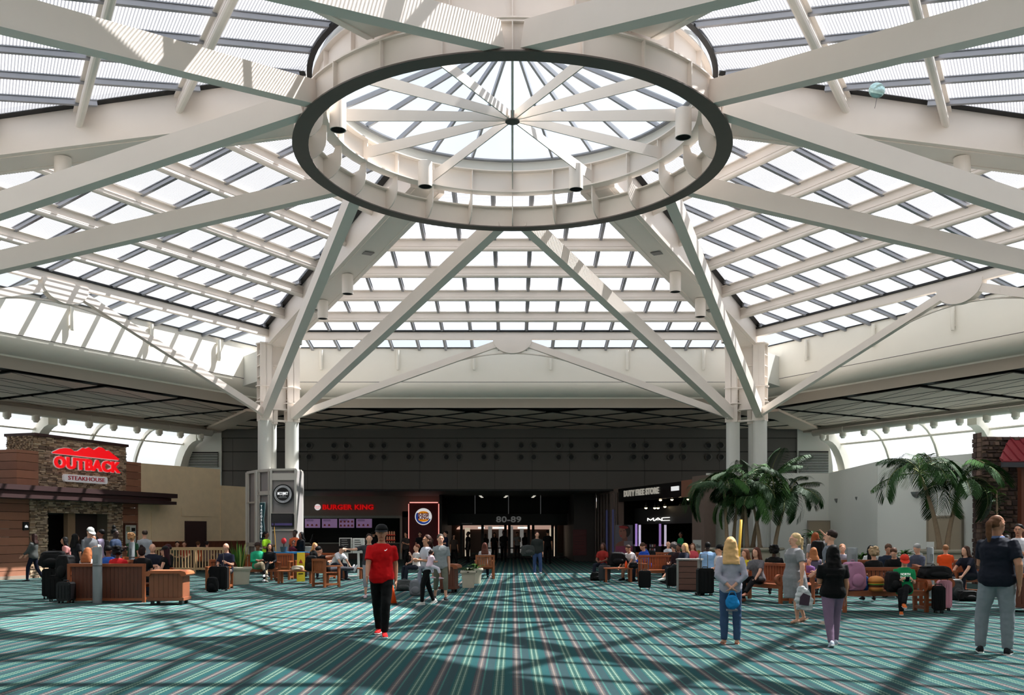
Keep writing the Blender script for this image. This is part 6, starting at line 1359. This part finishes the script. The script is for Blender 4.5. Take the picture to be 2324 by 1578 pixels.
# --- burger queue and passage
for i, (px_, d_, fc, c_, p_, hs, lab) in enumerate((
    (921,46,-30,(60,54,52),(20,20,22),'short','man in dark jacket queuing left of the burgundy panel'),
    (953,50,0,(26,28,34),(24,24,26),'short','man in dark waistcoat and pale sleeves by the burgundy panel'),
    (1011,46,-80,(26,32,56),(130,124,140),'short','person in navy jacket and patterned trousers facing left'),
    (1030,49,20,(60,50,44),(26,24,26),'bob','person in dull brown right of the navy jacket'),
    (838,52,170,(110,100,96),(30,30,30),'short','customer in grey at the right of the burger counter'),
    (848,50,160,(30,30,34),(30,30,30),'short','customer in black at the right of the burger counter'),
    (712,52,175,(30,26,30),(30,30,30),'bob','customer in dark clothes at the left of the burger counter'),
    (1062,52,-70,(10,10,12),(10,10,12),'short','silhouette with backpack before the lit cream panel'),
    (1122,56,10,(16,16,18),(16,16,20),'long','dark silhouette left in the glass doorway'),
    (1143,54,0,(12,12,14),(12,12,14),'short','broad dark silhouette at the centre door post'),
    (1174,60,0,(150,146,146),(60,56,60),'short','person in pale t-shirt seen through the right glass door'),
    (1243,50,170,(10,10,12),(14,14,16),'short','tall dark silhouette before the right lit panel'),
    (1102,62,0,(90,60,60),(40,40,44),'short','small person in rust colour through the left glass door'),
    (1192,62,20,(40,44,60),(40,40,44),'short','small person in blue through the right glass door'))):
    person(lab, xat(px_, d_), fc, (1.72,1.7,1.74,1.6,1.7,1.72,1.62,1.72,1.66,1.8,1.7,1.8,1.6,1.66)[i], 'tlltbltdtdltbt'[i], ('down','down') if i % 2 else ('bent','down'), ('stand','stand') if i % 3 else ('fwd','backlow'), c_, p_, (30,30,32), (24,20,20), hs)
person('young man in dark open jacket and jeans carrying a bag at the sun line', gat(1219,1304), 12, 1.70, 'l', ('down','back'), ('fwd','stand'), (44,48,46), (60,80,120), (190,190,190), (60,36,30), 'short', 'long')
softbag('travel_bag', *at(1198,36.6), .75, R(20), (.5,.3,.42), 'dark camouflage bag carried by the young man in open jacket', m=mat('camo',(50,54,52),.7,vary=.6,scale=18))
seated('person in white top seated behind the woman carrying a child', 945, 30.5, -60, H=1.62, shirt=(206,200,196), hair=(120,70,50), hstyle='short', arms=('face','lap'), fem=True)
seated('auburn haired woman in white and black jacket in the far armchair', 1100, 33.5, 185, H=1.66, shirt=(200,200,204), hair=(90,50,40), hstyle='long', sleeve='long', fem=True)
# --- right group
person('shop assistant in green jacket standing at the duty free entrance', xat(1545,42.0), -70, 1.70, 'b', ('bent','bent'), ('stand','stand'), (22,120,70), (24,24,26), (30,30,30), (20,18,18), 'short', 'long')
seated('man in white t-shirt bending over behind the low table', 1441, 32.6, -50, H=1.74, skin='t', shirt=(214,206,206), pants=(150,110,90), hair=(70,50,40), lean=35, nod=25, arms=('lean','lean'))
seated('person in bright blue hoodie with black backpack looking down', 1468, 32.0, -60, H=1.74, shirt=(30,76,180), hair=(80,56,40), lean=15, nod=35, sleeve='long', hood=True, arms=('bent','lap'))
softbag('backpack', *at(1480,32.3), .55, R(90), (.3,.22,.5), 'black backpack worn by the blue hoodie person')
seated('bald pink faced person in pale shirt behind the timber bench', 1517, 36.2, 30, H=1.72, shirt=(200,206,214), hstyle='bald')
seated('person with grey curls in dark clothes beside the blonde reader', 1529, 31.0, -40, H=1.64, shirt=(36,36,40), hair=(84,76,74), hstyle='afro', sleeve='long', fem=True, nod=20)
seated('person in black and red top next to the grey curls', 1540, 30.2, -50, H=1.66, shirt=(40,22,28), hair=(26,20,20), skin='b', sleeve='long', arms=('out','lap'))
seated('blonde woman in navy jacket with crossed legs and white shoes', 1553, 29.3, -62, H=1.72, shirt=(26,30,46), pants=(20,22,28), hair=(214,170,116), hstyle='bob', sleeve='long', legs=('cross','out'), shoes=(224,222,214), fem=True, arms=('out','lap'), bottom='crop')
seated('person in red and white top behind the wood slat bin', 1572, 33.5, -20, H=1.62, shirt=(206,80,90), hair=(120,80,60), fem=True, hstyle='bob')
seated('man in light blue shirt seen from behind right of the notice', 1606, 29.8, 178, H=1.78, skin='d', shirt=(150,184,224), hair=(22,20,20), g=1.2)
seated('person in white t-shirt and shorts beside the tall black suitcase', 1632, 24.9, -100, H=1.74, skin='l', shirt=(214,206,206), pants=(30,30,34), hair=(24,22,24), bottom='shorts', hat=('cap',(20,22,28)))
seated('person in yellow top and jeans leaning forward on the scroll bench', 1706, 24.0, -60, H=1.64, shirt=(226,206,50), pants=(90,120,160), hair=(110,70,50), hstyle='long', lean=25, sleeve='long', fem=True)
seated('woman with long auburn hair in striped top and black trousers', 1722, 22.4, -48, H=1.70, shirt=mat('striped_top',(100,96,100),.7,vary=.55,scale=26), pants=(18,18,20), hair=(88,46,32), hstyle='longer', lean=12, legs=('out','sit'), arms=('lean','lap'), shoes=(150,100,80), fem=True)
seated('person with large black afro on the scroll bench', 1757, 24.4, 160, H=1.68, skin='d', shirt=(24,24,26), hair=(16,14,14), hstyle='afro')
seated('small child in lilac top with light hair on the bench behind the grey dress', 1836, 23.2, -40, H=1.15, shirt=(130,90,150), pants=(30,34,50), hair=(150,96,64), shoes=(226,226,226), hstyle='short', sit=.5)
seated('ginger haired person with neck pillow beside the small child', 1846, 24.2, 175, H=1.6, shirt=(100,90,110), hair=(170,110,70), hstyle='bob', fem=True)
seated('older man with ginger hair in grey check shirt left of the grey post', 1912, 26.4, -10, H=1.74, shirt=(130,128,140), hair=(170,120,90), g=1.1)
seated('person with black braids and white top behind the bench back', 1976, 27.2, 178, H=1.64, skin='d', shirt=(206,206,206), hair=(14,12,12), hstyle='longer', fem=True)
seated('woman with curly grey blonde hair in black seen from behind', 1983, 22.0, 175, H=1.62, shirt=(28,26,26), hair=(160,136,104), hstyle='afro', fem=True, nod=15)
seated('man in navy t-shirt and glasses facing the camera at the bench', 2016, 24.8, -15, H=1.78, skin='t', shirt=(28,38,54), hair=(90,64,48), arms=('side','lap'), nod=25, g=1.15)
seated('person in black bending forward next to the man in navy', 2034, 24.2, -35, H=1.72, shirt=(22,22,26), hair=(84,56,40), lean=25, nod=35, sleeve='long')
seated('grey haired man with glasses in slate shirt looking down', 2083, 25.4, -65, H=1.78, shirt=(70,74,90), hair=(150,150,148), nod=28, sleeve='long')
by, i_ = seated('boy in bright green t-shirt and red cap looking at a phone on front bench', 2052, 18.95, -12, H=1.56, shirt=(20,140,84), pants=(18,18,22), hair=(120,80,60), shoes=(220,110,50), near=True, hat=('cap',(226,60,40)), nod=32, arms=('bent','bent'), legs=('cross','sit'), sit=.49)
n_ = i_['neck']; text('shirt_letters', 'NORTH', glowwhite, (0, n_.y-.135, n_.z-.14), 0, .07, by, .004, width=.18); text('shirt_letters', 'SHORE', glowwhite, (0, n_.y-.14, n_.z-.21), 0, .07, by, .004, width=.2)
ph = thing('phone', 'black phone held by the boy in the red yellow cap', 'phone'); hpt = (i_['ar'][0][2]+i_['ar'][1][2])/2+V(.1,0,.02)*i_['s']; ph.location = by.matrix_basis @ Matrix() @ hpt if 0 else Vector(by.location)+Matrix.Rotation(R(-12),3,'Z') @ hpt; ph.rotation_euler = (R(50),0,R(-12)); mb = MB(); mb.box((0,0,0),(.075,.01,.15)); mb.build('case', blk2, ph); mb = MB(); mb.box((0,-.006,0),(.068,.002,.14)); mb.build('screen', mat('phone_screen',(30,34,44),.1,vary=0), ph)
softbag('backpack', *at(2026,18.9), .45, 0, (.26,.3,.42), 'black furry bag on the bench beside the boy in green', strap=False)
person('boy in bright orange t-shirt drinking, standing by the side bench', xat(2146,22.4), 160, 1.36, 'l', ('bent','face'), ('stand','stand'), (236,84,30), (30,30,34), (40,40,44), (150,104,70), 'short')
seated('person in navy clothes crouched on a bench at the right', 2205, 24.6, -70, H=1.76, shirt=(26,30,44), pants=(22,24,34), hair=(66,44,34), hstyle='bob', lean=22, arms=('lean','lean'), legs=('sit','out'), shoes=(160,160,160))
seated('dark haired person in white t-shirt cut by the right photo edge', 2318, 23.6, 150, H=1.66, shirt=(200,204,210), hair=(20,18,20), hstyle='short', skin='t')
seated('person in brown camouflage in shadow before the stone house', 2287, 25.5, 0, H=1.7, shirt=(64,54,46), hair=(26,22,20), skin='d', sit=.8)
seated('person in red top on the floor side at the far left of the right group', 1368, 33.0, -30, H=1.66, shirt=(150,40,34), hair=(60,36,30), skin='b', fem=True, hstyle='bob')
# --- bake the voxel meshes
bpy.context.view_layer.update()
dg = bpy.context.evaluated_depsgraph_get(); dg.update()
done = []
for o, m, wr in PEND:
    me = bpy.data.meshes.new_from_object(o.evaluated_get(dg)); done.append((o, me, m, wr))
for o, me, m, wr in done:
    nm = o.data.name; o.modifiers.clear(); o.data = me; me.materials.clear(); me.materials.append(m)
    if wr and len(me.vertices):
        nn = [v.normal.copy() for v in me.vertices]
        for v, n in zip(me.vertices, nn):
            c = v.co; q = mnoise.noise(Vector((c.x*9, c.y*9, c.z*14)))+.5*mnoise.noise(Vector((c.x*24, c.y*24, c.z*30)))
            v.co = c+n*q*wr
    me.shade_smooth()
